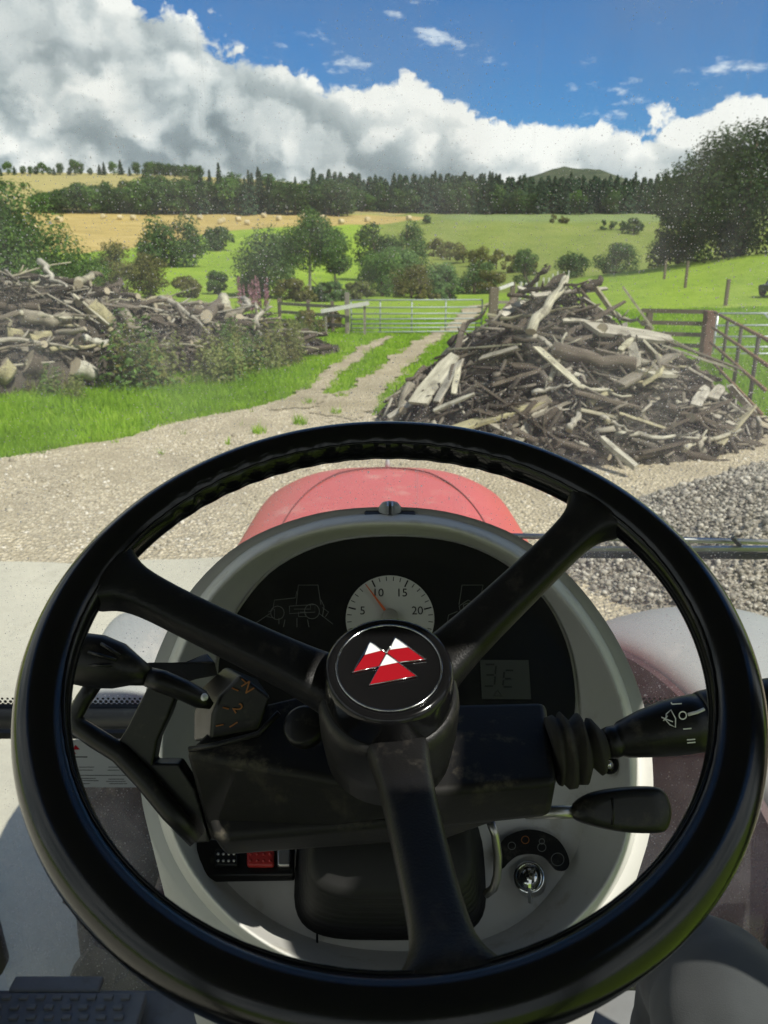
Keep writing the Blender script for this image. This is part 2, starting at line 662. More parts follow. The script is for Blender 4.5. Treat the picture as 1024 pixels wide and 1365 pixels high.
# ------------------------------------------------------------------ yard: gravel, concrete, track
def blob_sheet(name, outline, z_off, mat_, step=0.22, jitter=0.18, follow=True):
    """sheet over the land inside a ragged outline (list of (x, y))"""
    poly = [Vector((a, b_)) for a, b_ in outline]
    xs = [q.x for q in poly]
    ysv = [q.y for q in poly]
    gx = np.arange(min(xs) - 1, max(xs) + 1, step)
    gy = np.arange(min(ysv) - 1, max(ysv) + 1, step)
    A, B = np.meshgrid(gx, gy)
    wx = A + jitter * (np.sin(B * 3.1 + A) + 0.6 * np.sin(A * 5.3 + B * 2.2) + 0.5 * np.sin(B * 9.7 + A * 7.1))
    wy = B + jitter * (np.sin(A * 2.7 - B) + 0.6 * np.sin(B * 6.1 + A * 1.2) + 0.5 * np.sin(A * 11.3 - B * 4.1))
    ins = np.zeros(A.shape, bool)
    n = len(poly)
    for i in range(n):
        p_, q = poly[i], poly[(i + 1) % n]
        cond = ((p_.y > wy) != (q.y > wy))
        with np.errstate(divide='ignore', invalid='ignore'):
            xi = (q.x - p_.x) * (wy - p_.y) / (q.y - p_.y + 1e-12) + p_.x
        ins ^= cond & (wx < xi)
    ok = ins[:-1, :-1] | ins[1:, 1:]
    idx = np.arange(A.size).reshape(A.shape)
    f = np.stack([idx[:-1, :-1], idx[:-1, 1:], idx[1:, 1:], idx[1:, :-1]], -1)[ok].reshape(-1, 4)
    Z = terrain(A, B) + z_off + 0.012 * np.sin(A * 2.1) * np.sin(B * 1.7) + z_off * 0.8
    used, inv = np.unique(f, return_inverse=True)
    v = np.stack([A, B, Z], -1).reshape(-1, 3)[used]
    me = np_mesh(name, v, inv.reshape(-1, 4).astype(np.int32), mat_, True)
    return tag(link(name, me), kind='structure'), ins, (gx, gy)


def gravel_mat(name, tint, dark):
    m, nt, b = mat(name)
    tc = nt.new('ShaderNodeTexCoord').outputs['Object']
    cell = nt.voro(tc, 26, out='Color')
    sepc = nt.new('ShaderNodeSeparateColor')
    nt.l.new(cell, sepc.inputs[0])
    d = nt.voro(tc, 26)
    d2 = nt.voro(tc, 60)
    big = nt.noise(tc, 0.7, 5, 0.6)
    c = nt.ramp(sepc.outputs[0], [(0.0, tuple(q * 0.55 for q in tint)), (0.5, tint), (1.0, tuple(min(1, q * 1.5) for q in tint))])
    c = nt.mix(nt.sstep(d, 0.35, 0.7), c, dark)
    c = nt.mix(nt.sstep(big, 0.42, 0.68), c, tuple(q * 0.9 + 0.02 for q in dark))
    nt.put(b.inputs['Base Color'], c)
    b.inputs['Roughness'].default_value = 0.9
    b.inputs['Specular IOR Level'].default_value = 0.2
    h = nt.math('ADD', nt.math('MULTIPLY', d, -1.0), nt.math('MULTIPLY', d2, -0.4))
    nt.put(b.inputs['Normal'], nt.bump(h, 1.0, 0.03))
    return m


M_gravel = gravel_mat('gravel', (0.57, 0.495, 0.35), (0.41, 0.345, 0.225))
M_track = gravel_mat('track_gravel', (0.50, 0.43, 0.30), (0.36, 0.30, 0.18))

yard_outline = [(-14, 2.0), (-14, 8.6), (-8, 9.2)] + [tuple(G(a, b_).xy) for a, b_ in [(0, 611), (60, 604), (130, 594), (200, 576), (260, 562), (320, 548), (360, 538), (395, 526), (430, 530), (455, 520), (480, 530), (503, 546), (512, 556)]] + [(0.25, 11.0), (2.5, 11.5), (5.5, 12.5), (8, 11.5), (11, 9), (11, 2)]
gravel_yard, _, _ = blob_sheet('gravel_yard', yard_outline, 0.012, M_gravel, 0.1, 0.12)
left_rut = [(362, 546), (405, 518), (434, 497), (458, 478), (480, 465), (502, 455), (520, 449), (525, 451), (506, 460), (488, 472), (468, 488), (448, 506), (430, 526), (425, 545)]
right_rut = [(425, 552), (456, 526), (488, 502), (521, 480), (546, 462), (568, 449), (588, 439), (602, 432), (609, 433), (595, 446), (576, 461), (556, 478), (534, 499), (516, 524), (506, 548), (470, 562)]
track1, _, _ = blob_sheet('track', [tuple(G(a, b_).xy) for a, b_ in left_rut], 0.02, M_track, 0.07, 0.07)
track2, _, _ = blob_sheet('track', [tuple(G(a, b_).xy) for a, b_ in right_rut], 0.02, M_track, 0.07, 0.09)
# the track beyond the gate
beyond = [(W(596, 437, 28.0).x, 28.0), (W(612, 424, 33).x - 0.2, 33), (W(628, 412, 40).x - 0.2, 40), (W(655, 398, 52).x, 52), (W(662, 398, 52).x, 52), (W(640, 412, 40).x + 0.2, 40), (W(622, 424, 33).x + 0.3, 33), (W(606, 437, 28).x + 0.2, 28.0)]
track3, _, _ = blob_sheet('track', beyond, 0.035, M_track, 0.1, 0.06)


def build_concrete():
    m, nt, b = mat('concrete')
    tc = nt.new('ShaderNodeTexCoord').outputs['Object']
    n1 = nt.noise(tc, 0.8, 6, 0.62)
    n2 = nt.noise(tc, 14, 6, 0.7)
    sp = nt.sstep(nt.noise(tc, 55, 3, 0.6), 0.62, 0.72)
    stain = nt.sstep(nt.noise(tc, 2.3, 6, 0.7, dist=1.2), 0.55, 0.72)
    c = nt.mix(n1, (0.46, 0.435, 0.335), (0.60, 0.57, 0.45))
    c = nt.mix(nt.math('MULTIPLY', n2, 0.5), c, (0.30, 0.28, 0.22))
    c = nt.mix(nt.math('MULTIPLY', stain, 0.35), c, (0.26, 0.235, 0.17))
    c = nt.mix(nt.math('MULTIPLY', sp, 0.4), c, (0.2, 0.18, 0.14))
    crack = nt.sstep(nt.voro(nt.vmath('ADD', tc, nt.vmath('SCALE', nt.noise(tc, 1.5, 5, out='Color'), scale=0.9)), 0.5, 'DISTANCE_TO_EDGE'), 0.0, 0.012, 1.0, 0.0)
    c = nt.mix(nt.math('MULTIPLY', crack, 0.0), c, (0.12, 0.11, 0.08))
    nt.put(b.inputs['Base Color'], c)
    b.inputs['Roughness'].default_value = 0.88
    b.inputs['Specular IOR Level'].default_value = 0.25
    nt.put(b.inputs['Normal'], nt.bump(nt.math('ADD', n2, nt.math('MULTIPLY', crack, 0.0)), 0.5, 0.012))
    e = G(100, 753).y
    mb = MB()
    n = 60
    top, bot = [], []
    for i in range(n + 1):
        x = -16 + 16.6 * i / n
        top.append(Vector((x, e + 0.05 * math.sin(x * 3.1) + 0.03 * math.sin(x * 8.3) + 0.02 * x, 0.055)))
    mb.loft([[Vector((q.x, q.y + 0.06, 0.0)) for q in top], top, [Vector((q.x, -9, 0.055)) for q in top]], closed=False)
    o = mb.obj('concrete_apron', m, smooth=False)
    tag(o, kind='structure')


build_concrete()

# ------------------------------------------------------------------ loose stones on the gravel (uncountable)
ICO_V = None


def ico_low():
    t = (1 + 5 ** 0.5) / 2
    v = np.array([(-1, t, 0), (1, t, 0), (-1, -t, 0), (1, -t, 0), (0, -1, t), (0, 1, t), (0, -1, -t), (0, 1, -t), (t, 0, -1), (t, 0, 1), (-t, 0, -1), (-t, 0, 1)], float)
    v /= np.linalg.norm(v[0])
    f = np.array([(0, 11, 5), (0, 5, 1), (0, 1, 7), (0, 7, 10), (0, 10, 11), (1, 5, 9), (5, 11, 4), (11, 10, 2), (10, 7, 6), (7, 1, 8), (3, 9, 4), (3, 4, 2), (3, 2, 6), (3, 6, 8), (3, 8, 9), (4, 9, 5), (2, 4, 11), (6, 2, 10), (8, 6, 7), (9, 8, 1)])
    return v, f


def stones(pos, rad):
    """many low-poly stones in one array set"""
    v0, f0 = ico_low()
    n = len(pos)
    sc = rng.uniform(0.65, 1.25, (n, 1, 3)) * rad[:, None, None] * np.array([1, 1, 0.7])
    jit = 1 + rng.uniform(-0.22, 0.22, (n, 12, 1))
    a = rng.uniform(0, 2 * math.pi, n)
    v = v0[None] * sc * jit
    ca, sa = np.cos(a)[:, None], np.sin(a)[:, None]
    x = v[..., 0] * ca - v[..., 1] * sa
    y = v[..., 0] * sa + v[..., 1] * ca
    v = np.stack([x, y, v[..., 2]], -1) + pos[:, None, :]
    f = f0[None] + (np.arange(n) * 12)[:, None, None]
    return v.reshape(-1, 3), f.reshape(-1, 3)


def rand_mat(name, stops, rough=0.9, spec=0.2, attr='rnd', nscale=30, amt=0.35, bump=0.0):
    m, nt, b = mat(name)
    a = nt.new('ShaderNodeAttribute')
    a.attribute_name = attr
    tc = nt.new('ShaderNodeTexCoord').outputs['Object']
    c = nt.ramp(a.outputs['Fac'], stops)
    c = nt.mix(amt, c, nt.ramp(nt.noise(tc, nscale, 4, 0.65), [(0.3, (0.25, 0.25, 0.25)), (0.7, (1.4, 1.4, 1.4))]), 'MULTIPLY')
    nt.put(b.inputs['Base Color'], c)
    b.inputs['Roughness'].default_value = rough
    b.inputs['Specular IOR Level'].default_value = spec
    return m


M_stone = rand_mat('stones', [(0.0, (0.24, 0.21, 0.15)), (0.4, (0.43, 0.385, 0.29)), (0.8, (0.55, 0.50, 0.40)), (1.0, (0.68, 0.64, 0.54))])


def inside(outline, x, y):
    ins = np.zeros(x.shape, bool)
    n = len(outline)
    for i in range(n):
        (ax, ay), (bx, by) = outline[i], outline[(i + 1) % n]
        cond = ((ay > y) != (by > y))
        xi = (bx - ax) * (y - ay) / (by - ay + 1e-12) + ax
        ins ^= cond & (x < xi)
    return ins


def heap_z(x, y):
    """gravel heap to the right of the bonnet"""
    cx, cy = 5.6, 7.0
    dx, dy = (x - cx), (y - cy)
    a = 0.35
    u = dx * math.cos(a) + dy * math.sin(a)
    w = -dx * math.sin(a) + dy * math.cos(a)
    r = np.sqrt((u / 4.4) ** 2 + (w / 2.1) ** 2)
    z = 0.95 * np.clip(1 - r, 0, 1) ** 0.85
    return z + 0.05 * np.sin(x * 3.3 + 1) * np.sin(y * 4.1) * (z > 0.02)


def build_gravel_stones():
    n = 52000
    x = rng.uniform(-9, 9, n)
    y = 5.6 + (rng.uniform(0, 1, n) ** 1.5) * 9.0
    ok = inside(yard_outline, x, y) & (np.abs(x) < 0.62 * y + 0.8)
    dens = np.sin(x * 1.1 + 0.3) * np.sin(y * 1.7 + x * 0.4) + rng.normal(0, 0.5, n)
    ok &= dens > -0.5
    ok &= ~((x < 0.4) & (y < 6.25))
    x, y = x[ok], y[ok]
    r = 0.006 + rng.gamma(1.3, 0.0052, len(x))
    r = np.clip(r, 0.006, 0.045)
    pos = np.stack([x, y, terrain(x, y) + 0.012 + r * 0.25], -1)
    v, f = stones(pos, r)
    me = np_mesh('gravel_stones', v, f, M_stone, False, {'rnd': ('POINT', np.repeat(rng.uniform(0, 1, len(x)), 12))})
    tag(link('gravel_stones', me), 'pale loose stones scattered over the farmyard track', 'gravel', kind='stuff')


build_gravel_stones()


def build_heap():
    xs = np.linspace(0.4, 11.5, 150)
    ysv = np.linspace(4.0, 10.5, 110)
    A, B = np.meshgrid(xs, ysv)
    Z = heap_z(A, B) - 0.02 + rng.normal(0, 0.012, A.shape)
    v = np.stack([A, B, Z], -1).reshape(-1, 3)
    idx = np.arange(A.size).reshape(A.shape)
    keep = (heap_z(A, B) > 0.0)
    ok = keep[:-1, :-1] | keep[1:, 1:]
    f = np.stack([idx[:-1, :-1], idx[:-1, 1:], idx[1:, 1:], idx[1:, :-1]], -1)[ok].reshape(-1, 4)
    mg = gravel_mat('heap_gravel', (0.38, 0.35, 0.285), (0.24, 0.21, 0.16))
    root = empty('gravel_heap', (5.6, 7.0, 0))
    tag(root, 'grey heap of loose gravel in front of the right wood pile', 'gravel heap')
    used, inv = np.unique(f, return_inverse=True)
    o = link('heap_core', np_mesh('heap_core', v[used], inv.reshape(-1, 4).astype(np.int32), mg, True), root)
    n = 60000
    x = rng.uniform(0.6, 9.5, n)
    y = rng.uniform(4.6, 10.2, n)
    h = heap_z(x, y)
    ok = (h > 0.015) & (x < 0.62 * y + 1.2)
    x, y, h = x[ok], y[ok], h[ok]
    r = np.clip(0.006 + rng.gamma(1.2, 0.006, len(x)), 0.006, 0.045)
    v, f = stones(np.stack([x, y, h + r * 0.2], -1), r)
    ms = rand_mat('heap_stones', [(0.0, (0.19, 0.17, 0.135)), (0.5, (0.35, 0.32, 0.26)), (1.0, (0.55, 0.51, 0.42))])
    o = link('loose_stones', np_mesh('loose_stones', v, f, ms, False, {'rnd': ('POINT', np.repeat(rng.uniform(0, 1, len(x)) ** 1.3, 12))}), root)
    o['kind'] = 'stuff'


build_heap()

# ------------------------------------------------------------------ foliage builders
def leaf_mat(name, dark, mid, light, trans=0.3):
    m = bpy.data.materials.new(name)
    m.use_nodes = True
    nt = NT(m.node_tree)
    nt.n.clear()
    out = nt.new('ShaderNodeOutputMaterial')
    a = nt.new('ShaderNodeAttribute')
    a.attribute_name = 'rnd'
    oi = nt.new('ShaderNodeObjectInfo')
    c = nt.ramp(a.outputs['Fac'], [(0.0, dark), (0.5, mid), (1.0, light)])
    hv = nt.math('ADD', 0.8, nt.math('MULTIPLY', oi.outputs['Random'], 0.4))
    mul = nt.vmath('SCALE', c, scale=hv)
    d = nt.new('ShaderNodeBsdfDiffuse')
    t = nt.new('ShaderNodeBsdfTranslucent')
    nt.l.new(mul, d.inputs[0])
    nt.put(t.inputs[0], nt.mix(1.0, mul, (1.15, 1.25, 0.6), 'MULTIPLY'))
    mx = nt.new('ShaderNodeMixShader')
    mx.inputs[0].default_value = trans
    nt.l.new(d.outputs[0], mx.inputs[1])
    nt.l.new(t.outputs[0], mx.inputs[2])
    nt.l.new(mx.outputs[0], out.inputs[0])
    return m


L_dark = leaf_mat('leaf_dark', (0.036, 0.064, 0.025), (0.073, 0.126, 0.042), (0.133, 0.203, 0.064))
L_mid = leaf_mat('leaf_mid', (0.045, 0.087, 0.025), (0.091, 0.165, 0.042), (0.161, 0.252, 0.063))
L_light = leaf_mat('leaf_light', (0.066, 0.114, 0.046), (0.120, 0.198, 0.074), (0.198, 0.288, 0.114))
L_olive = leaf_mat('leaf_olive', (0.072, 0.074, 0.026), (0.138, 0.138, 0.043), (0.216, 0.204, 0.066))
L_con = leaf_mat('needle', (0.027, 0.054, 0.032), (0.051, 0.089, 0.049), (0.092, 0.142, 0.070), 0.1)
L_weed = leaf_mat('weed', (0.115, 0.128, 0.047), (0.182, 0.216, 0.068), (0.284, 0.290, 0.115))
L_pink = leaf_mat('fireweed', (0.20, 0.10, 0.12), (0.32, 0.16, 0.20), (0.42, 0.25, 0.30))
L_grass = leaf_mat('grass_blade', (0.150, 0.260, 0.018), (0.265, 0.430, 0.034), (0.450, 0.560, 0.110), 0.45)
L_bracken = leaf_mat('bracken', (0.085, 0.075, 0.025), (0.15, 0.13, 0.045), (0.20, 0.20, 0.07))
M_bark = simple('bark', (0.11, 0.085, 0.06), 0.9, 0.2, var=0.5, scale=8)
M_barkpale = simple('bark_pale', (0.36, 0.33, 0.29), 0.85, 0.2, var=0.5, scale=10)


def leaf_quads(c, nrm, size, aspect=0.6):
    """oriented rhombic leaves; c (n,3), nrm (n,3), size (n,)"""
    n = len(c)
    nrm = nrm / (np.linalg.norm(nrm, axis=1, keepdims=True) + 1e-9)
    r = rng.normal(0, 1, (n, 3))
    t = np.cross(nrm, r)
    t /= (np.linalg.norm(t, axis=1, keepdims=True) + 1e-9)
    b = np.cross(nrm, t)
    s = size[:, None]
    v = np.stack([c - t * s, c + b * s * aspect + nrm * s * 0.15, c + t * s, c - b * s * aspect + nrm * s * 0.15], 1)
    f = np.arange(n * 4).reshape(n, 4)
    return v.reshape(-1, 3), f


def crown_mesh(name, mat_, w, h, nleaf, leaf, nl=None, base=0.0, seed=0, droop=0.0, gap=0.15, bushy=False):
    """crown of leaf clumps: width w, height h, underside at z=base"""
    rs = np.random.default_rng(seed)
    nl = int((nl or 26) * 1.3)
    lc, lr = [], []
    for k in range(nl):
        while True:
            q = rs.uniform(-1, 1, 3)
            d = np.linalg.norm(q)
            if 0.25 < d < 1.0:
                break
        q = q * (0.80 / max(d, 0.55))
        if bushy:
            q[2] = rs.uniform(-0.95, 0.85) if k % 2 else q[2]
            q[:2] *= 1.0 + 0.25 * max(0.0, -q[2])
        taper = 1.0 - 0.35 * max(0, q[2]) - 0.10 * max(0, -q[2])
        lc.append([q[0] * w / 2 * taper * rs.uniform(0.8, 1.08), q[1] * w / 2 * taper * rs.uniform(0.8, 1.08), base + h / 2 + q[2] * h / 2 * 0.92])
        lr.append(min(w, h) * rs.uniform(0.13, 0.27))
    lc, lr = np.array(lc), np.array(lr)
    wts = lr ** 2
    pick = rs.choice(nl, nleaf, p=wts / wts.sum())
    dirs = rs.normal(0, 1, (nleaf, 3))
    dirs /= np.linalg.norm(dirs, axis=1, keepdims=True)
    rad = rs.uniform(0.35, 1.0, nleaf) ** 0.5
    rad *= 1 + 0.25 * rs.normal(0, 1, nleaf) * gap * 2
    c = lc[pick] + dirs * (lr[pick] * rad)[:, None] * np.array([1.15, 1.15, 0.9])
    c[:, 2] -= droop * rs.uniform(0, 1, nleaf) * h * 0.2
    nr = dirs + np.array([0, 0, 0.5]) + rs.normal(0, 0.45, (nleaf, 3))
    v, f = leaf_quads(c, nr, leaf * rs.uniform(0.6, 1.3, nleaf))
    lump_t = rs.uniform(-0.18, 0.18, nl)[pick]
    t = np.clip(0.45 + lump_t + rs.normal(0, 0.17, nleaf), 0, 1)
    return np_mesh(name, v, f, mat_, False, {'rnd': ('POINT', np.repeat(t, 4))})


def trunk_mesh(name, mat_, h, r, limbs=5, spread=1.5, top=None, seed=0):
    rs = random.Random(seed)
    mb = MB()
    pts = [(rs.uniform(-0.03, 0.03) * h * (i / 4), rs.uniform(-0.03, 0.03) * h * (i / 4), -0.3 + (h + 0.3) * i / 4) for i in range(5)]
    mb.tube(pts, [r * 1.25, r, r * 0.85, r * 0.65, r * 0.35], 8)
    for k in range(limbs):
        a = rs.uniform(0, 6.28)
        z0 = h * rs.uniform(0.35, 0.9)
        L = spread * rs.uniform(0.6, 1.1)
        p0 = Vector((0, 0, z0))
        p1 = p0 + Vector((math.cos(a) * L * 0.5, math.sin(a) * L * 0.5, L * 0.45))
        p2 = p0 + Vector((math.cos(a) * L, math.sin(a) * L, L * 1.0))
        mb.tube([p0, p1, p2], [r * 0.45, r * 0.3, r * 0.1], 6)
    me = mb.mesh(name, True)
    me.materials.append(mat_)
    return me


def place_tree(name, loc, crown, trunk, label, cat='tree', group=None, scale=1.0, rz=None):
    o = empty(name, loc, rng.uniform(0, 6.28) if rz is None else rz)
    o.scale = (scale, scale, scale) if not hasattr(scale, '__len__') else scale
    for nm, me in (('crown', crown), ('trunk', trunk)):
        if me is None:
            continue
        c = bpy.data.objects.new(nm, me)
        COL.objects.link(c)
        c.parent = o
    return tag(o, label, cat, group)


def tree_at(name, px, base_row, Y, w_px, h_px, mat_, label, trunk_frac=0.12, nleaf=5000, leaf=None, seed=1, nl=None, bark=None, cat='tree', group=None, droop=0.0, sink=0.0):
    """tree or bush that stands on the land at forward distance Y, sized from its size in the photograph"""
    x = X_at(px, Y, row_z(base_row, Y))
    z = tz(x, Y)
    k = (Y * CT + 1.0) / F
    w, h = w_px * k, h_px * k
    top = row_z(base_row, Y) + h
    h = max(top - z, h * 0.6)
    leaf = leaf or max(0.045 * min(w, h), Y * 0.0017)
    cr = crown_mesh('crown', mat_, w, h * (1 - trunk_frac), nleaf, leaf, nl, h * trunk_frac - (0.06 * h if trunk_frac < 0.2 else 0), seed, droop, bushy=trunk_frac < 0.2)
    tr = trunk_mesh('trunk', bark or M_bark, h * 0.8, max(0.05, w * 0.03), 5, w * 0.25, seed=seed)
    return place_tree(name, (x, Y, z - sink), cr, tr, label, cat, group, rz=0.0)


def conifer_mesh(seed, h=14.0, w=6.4, nb=1300):
    rs = np.random.default_rng(seed)
    t = rs.uniform(0.0, 1.0, nb) ** 0.8
    z = h * (0.06 + 0.94 * t)
    rmax = w / 2 * (1 - t) ** 0.85 + 0.10
    a_ = rs.uniform(0, 2 * math.pi, nb)
    rr = rmax * rs.uniform(0.3, 1.0, nb) * (0.72 + 0.28 * np.sin(z * 2.3 + seed + 2 * np.sin(a_ * 2 + seed)))
    a = a_
    c = np.stack([np.cos(a) * rr, np.sin(a) * rr, z - rr * 0.3], -1)
    nr = np.stack([np.cos(a) * 0.7, np.sin(a) * 0.7, np.full(nb, 0.8)], -1) + rs.normal(0, 0.3, (nb, 3))
    v, f = leaf_quads(c, nr, rs.uniform(0.35, 0.75, nb) * (0.5 + 0.6 * (1 - t)), 0.5)
    tt = np.clip(0.45 + rs.normal(0, 0.22, nb), 0, 1)
    return np_mesh('crown', v, f, L_con, False, {'rnd': ('POINT', np.repeat(tt, 4))})


def pine_trunk():
    mb = MB()
    mb.tube([(0, 0, -0.6), (0, 0, 6), (0, 0, 12.5)], [0.22, 0.15, 0.04], 6)
    me = mb.mesh('trunk', True)
    me.materials.append(M_bark)
    return me

# ================================================================== WOODS AND TREES
CON = [conifer_mesh(s, 14 + (s % 3), 5.6 + 0.6 * (s % 4)) for s in range(6)]
CON_T = pine_trunk()
BRD = [crown_mesh('crown', (L_dark, L_dark, L_mid)[s % 3], 8.0, 9.0, 1500, 0.42, 22, 0.7, 40 + s) for s in range(5)]
BRD_T = trunk_mesh('trunk', M_bark, 7, 0.25, 4, 2.0, seed=3)


def put(px, Y, name, crown, trunk, label, group, scale, jx=0.0):
    x = X_at(px, Y, row_z(285, Y)) + jx
    return place_tree(name, (x, Y, tz(x, Y) - 0.2), crown, trunk, label, 'tree', group, scale)


# plantation behind the pasture: the front rows singly
k = 0
for row_i in range(3):
    px = 432.0
    while px < 925:
        Y = 292 + row_i * 7 + rng.uniform(-2.5, 2.5)
        want = np.interp(px, [430, 480, 540, 620, 700, 760, 860, 930], [30, 33, 37, 43, 40, 39, 38, 40])
        sc = want * (Y * CT) / F / 14.5 * (rng.uniform(0.66, 1.0) if rng.uniform() < 0.7 else rng.uniform(0.95, 1.22))
        if rng.uniform() < 0.22:
            sb = sc * 14.5 / 9.6 * 0.85
            put(px, Y, 'plantation_tree', BRD[k % 5], BRD_T, 'dark leafy tree standing among the conifers of the far plantation', 'leafy trees of the far plantation', (sb, sb, sb))
        else:
            put(px, Y, 'conifer_tree', CON[k % 6], CON_T, 'dark conifer in the plantation along the far edge of the pasture', 'conifers of the far plantation', (sc * 1.25, sc * 1.25, sc))
        k += 1
        px += rng.uniform(6.5, 11.5)
# the wood that goes on behind them reads as one mass
def wood_mass():
    vs, fs, rn = [], [], []
    b = 0
    for row_i in range(4):
        px = 420.0
        while px < 1100:
            Y = 316 + row_i * 8 + rng.uniform(-3, 3)
            h = np.interp(px, [430, 540, 620, 700, 860, 930], [9.5, 11, 12.8, 11.8, 11.8, 12]) * rng.uniform(0.8, 1.15)
            x = X_at(px, Y, 12)
            z = tz(x, Y)
            nb = 240
            t = rng.uniform(0, 1, nb) ** 0.8
            zz = h * (0.1 + 0.9 * t)
            rr = (3.0 * (1 - t) ** 0.75 + 0.15) * rng.uniform(0.4, 1, nb)
            a = rng.uniform(0, 6.283, nb)
            c = np.stack([x + np.cos(a) * rr, Y + np.sin(a) * rr, z + zz], -1)
            nr = np.stack([np.cos(a), np.sin(a), np.full(nb, 0.8)], -1) + rng.normal(0, 0.3, (nb, 3))
            v, f = leaf_quads(c, nr, rng.uniform(0.4, 0.9, nb), 0.5)
            vs.append(v)
            fs.append(f + b)
            b += len(v)
            rn.append(np.repeat(np.clip(0.4 + rng.normal(0, 0.22, nb), 0, 1), 4))
            px += rng.uniform(7, 13)
    me = np_mesh('conifer_wood', np.concatenate(vs), np.concatenate(fs), L_con, False, {'rnd': ('POINT', np.concatenate(rn))})
    tag(link('conifer_wood', me), 'dark mass of conifers deeper in the far plantation', 'wood', kind='stuff')


wood_mass()

# shelter belt of broadleaved trees above the stubble field, left
for row_i in range(2):
    px = 48.0
    while px < 470:
        Y = 264 + row_i * 7 + rng.uniform(-2, 2)
        want = np.interp(px, [40, 100, 150, 200, 260, 330, 400, 470], [22, 34, 36, 40, 46, 46, 44, 40]) * rng.uniform(0.85, 1.1)
        sc = want * Y * CT / F / 9.6
        if px > 270 and rng.uniform() < 0.42:
            sc *= 9.6 / 14.5 * 1.15
            put(px, Y, 'conifer_tree', CON[k % 6], CON_T, 'conifer standing among the leafy trees of the shelter belt', 'conifers in the shelter belt', (sc * 1.2, sc * 1.2, sc))
        else:
            put(px, Y, 'belt_tree', BRD[k % 5], BRD_T, 'dark leafy tree in the belt between stubble and straw fields', 'trees of the shelter belt', (sc * 0.95, sc * 0.95, sc))
        k += 1
        px += rng.uniform(9, 15)
# line of trees on the left skyline
px = -6.0
while px < 272:
    Y = 402 + rng.uniform(-3, 6)
    dense = px > 200
    want = rng.uniform(15, 18) if dense else rng.uniform(9, 20)
    if rng.uniform() < 0.45 and not dense:
        sc = want * Y * CT / F / 14.5
        put(px, Y, 'conifer_tree', CON[k % 6], CON_T, 'small pointed conifer on the left skyline above the straw field', 'pointed trees on the skyline', (sc * 1.9, sc * 1.9, sc))
    else:
        sc = want * Y * CT / F / 9.6
        put(px, Y, 'skyline_tree', BRD[k % 5], BRD_T, 'small round-headed tree on the left skyline above the straw field', 'round trees on the skyline', (sc * 0.9, sc * 0.9, sc))
    k += 1
    px += rng.uniform(4.5, 6.5) if dense else rng.uniform(6, 13)
for px, Y, w in ((8, 330, 9), (22, 332, 6), (36, 330, 6), (170, 318, 14), (200, 305, 24), (212, 300, 20)):
    sc = w * 1.5 * Y * CT / F / 9.6
    put(px, Y, 'hedge_tree', BRD[k % 5], BRD_T, 'lone dark bush on the straw field below the skyline', 'bushes on the straw field', sc)
    k += 1

# single trees and bushes of the middle ground
L_deep = leaf_mat('leaf_deep', (0.020, 0.036, 0.016), (0.042, 0.070, 0.026), (0.080, 0.120, 0.042))
tree_at('broadleaf_tree', 985, 345, 78, 205, 176, L_deep, 'big dark broadleaved tree at the right edge, behind the green field', 0.06, 36000, 0.16, 5, 60)
tree_at('broadleaf_tree', 905, 338, 86, 62, 122, L_deep, 'dark tree nestling against the left flank of the big right tree', 0.05, 7000, 0.17, 6, 24)
tree_at('bush', 905, 345, 88, 80, 36, L_mid, 'low bush at the foot of the big right tree', 0.05, 2500, 0.15, 7, cat='bush')
tree_at('broadleaf_tree', 18, 432, 36, 175, 178, L_mid, 'large green tree at the left edge behind the log pile', 0.05, 26000, 0.085, 8, 55)
tree_at('bush', 108, 396, 44, 80, 62, L_mid, 'green bush right of the large left tree', 0.05, 6000, 0.075, 9, cat='bush')
tree_at('bush', 160, 396, 50, 56, 78, L_olive, 'olive green bush behind the log pile, left of the browner one', 0.05, 5000, 0.08, 10, cat='bush')
tree_at('bush', 200, 388, 52, 52, 54, L_olive, 'brownish bush behind the middle of the log pile', 0.05, 4000, 0.08, 11, cat='bush')
tree_at('broadleaf_tree', 231, 356, 140, 88, 66, L_dark, 'round dark bushy tree on the green slope below the stubble', 0.03, 7000, 0.26, 12, 34)
tree_at('broadleaf_tree', 292, 330, 175, 36, 28, L_dark, 'small dark tree right of the round bushy tree', 0.05, 2200, 0.3, 13)
tree_at('willow_tree', 356, 400, 62, 82, 104, L_light, 'pale grey-green willow in the valley beyond the log pile', 0.05, 9000, 0.11, 14, 34, droop=0.4)
tree_at('birch_tree', 414, 425, 52, 70, 137, L_mid, 'birch with a pale bare trunk by the gate', 0.34, 9000, 0.085, 15, 26, M_barkpale)
tree_at('birch_tree', 448, 422, 56, 50, 112, L_mid, 'slim birch right of the bigger birch by the gate', 0.36, 5500, 0.085, 16, 20, M_barkpale)
tree_at('bush', 440, 416, 55, 64, 40, L_light, 'green undergrowth between the two birches', 0.03, 6500, 0.085, 71, 24, cat='bush')
tree_at('bush', 530, 366, 100, 56, 40, L_light, 'wide green bush above the hollow', 0.03, 6000, 0.15, 73, 26, cat='bush')
tree_at('bush', 498, 346, 118, 54, 54, L_dark, 'dark thorn bush in the valley, left of its neighbour', 0.05, 4500, 0.2, 17, cat='bush')
tree_at('bush', 542, 350, 122, 56, 60, L_dark, 'dark thorn bush in the valley, right of its neighbour', 0.05, 4500, 0.2, 18, cat='bush')
tree_at('bush', 340, 400, 66, 40, 40, L_mid, 'low bush at the foot of the willow', 0.05, 2200, 0.12, 19, cat='bush')
tree_at('bush', 395, 418, 50, 56, 46, L_olive, 'scrubby olive bush under the birches', 0.05, 3500, 0.08, 20, cat='bush')
tree_at('bush', 475, 412, 58, 50, 36, L_weed, 'olive scrub behind the left end of the gate', 0.05, 3800, 0.09, 21, cat='bush')
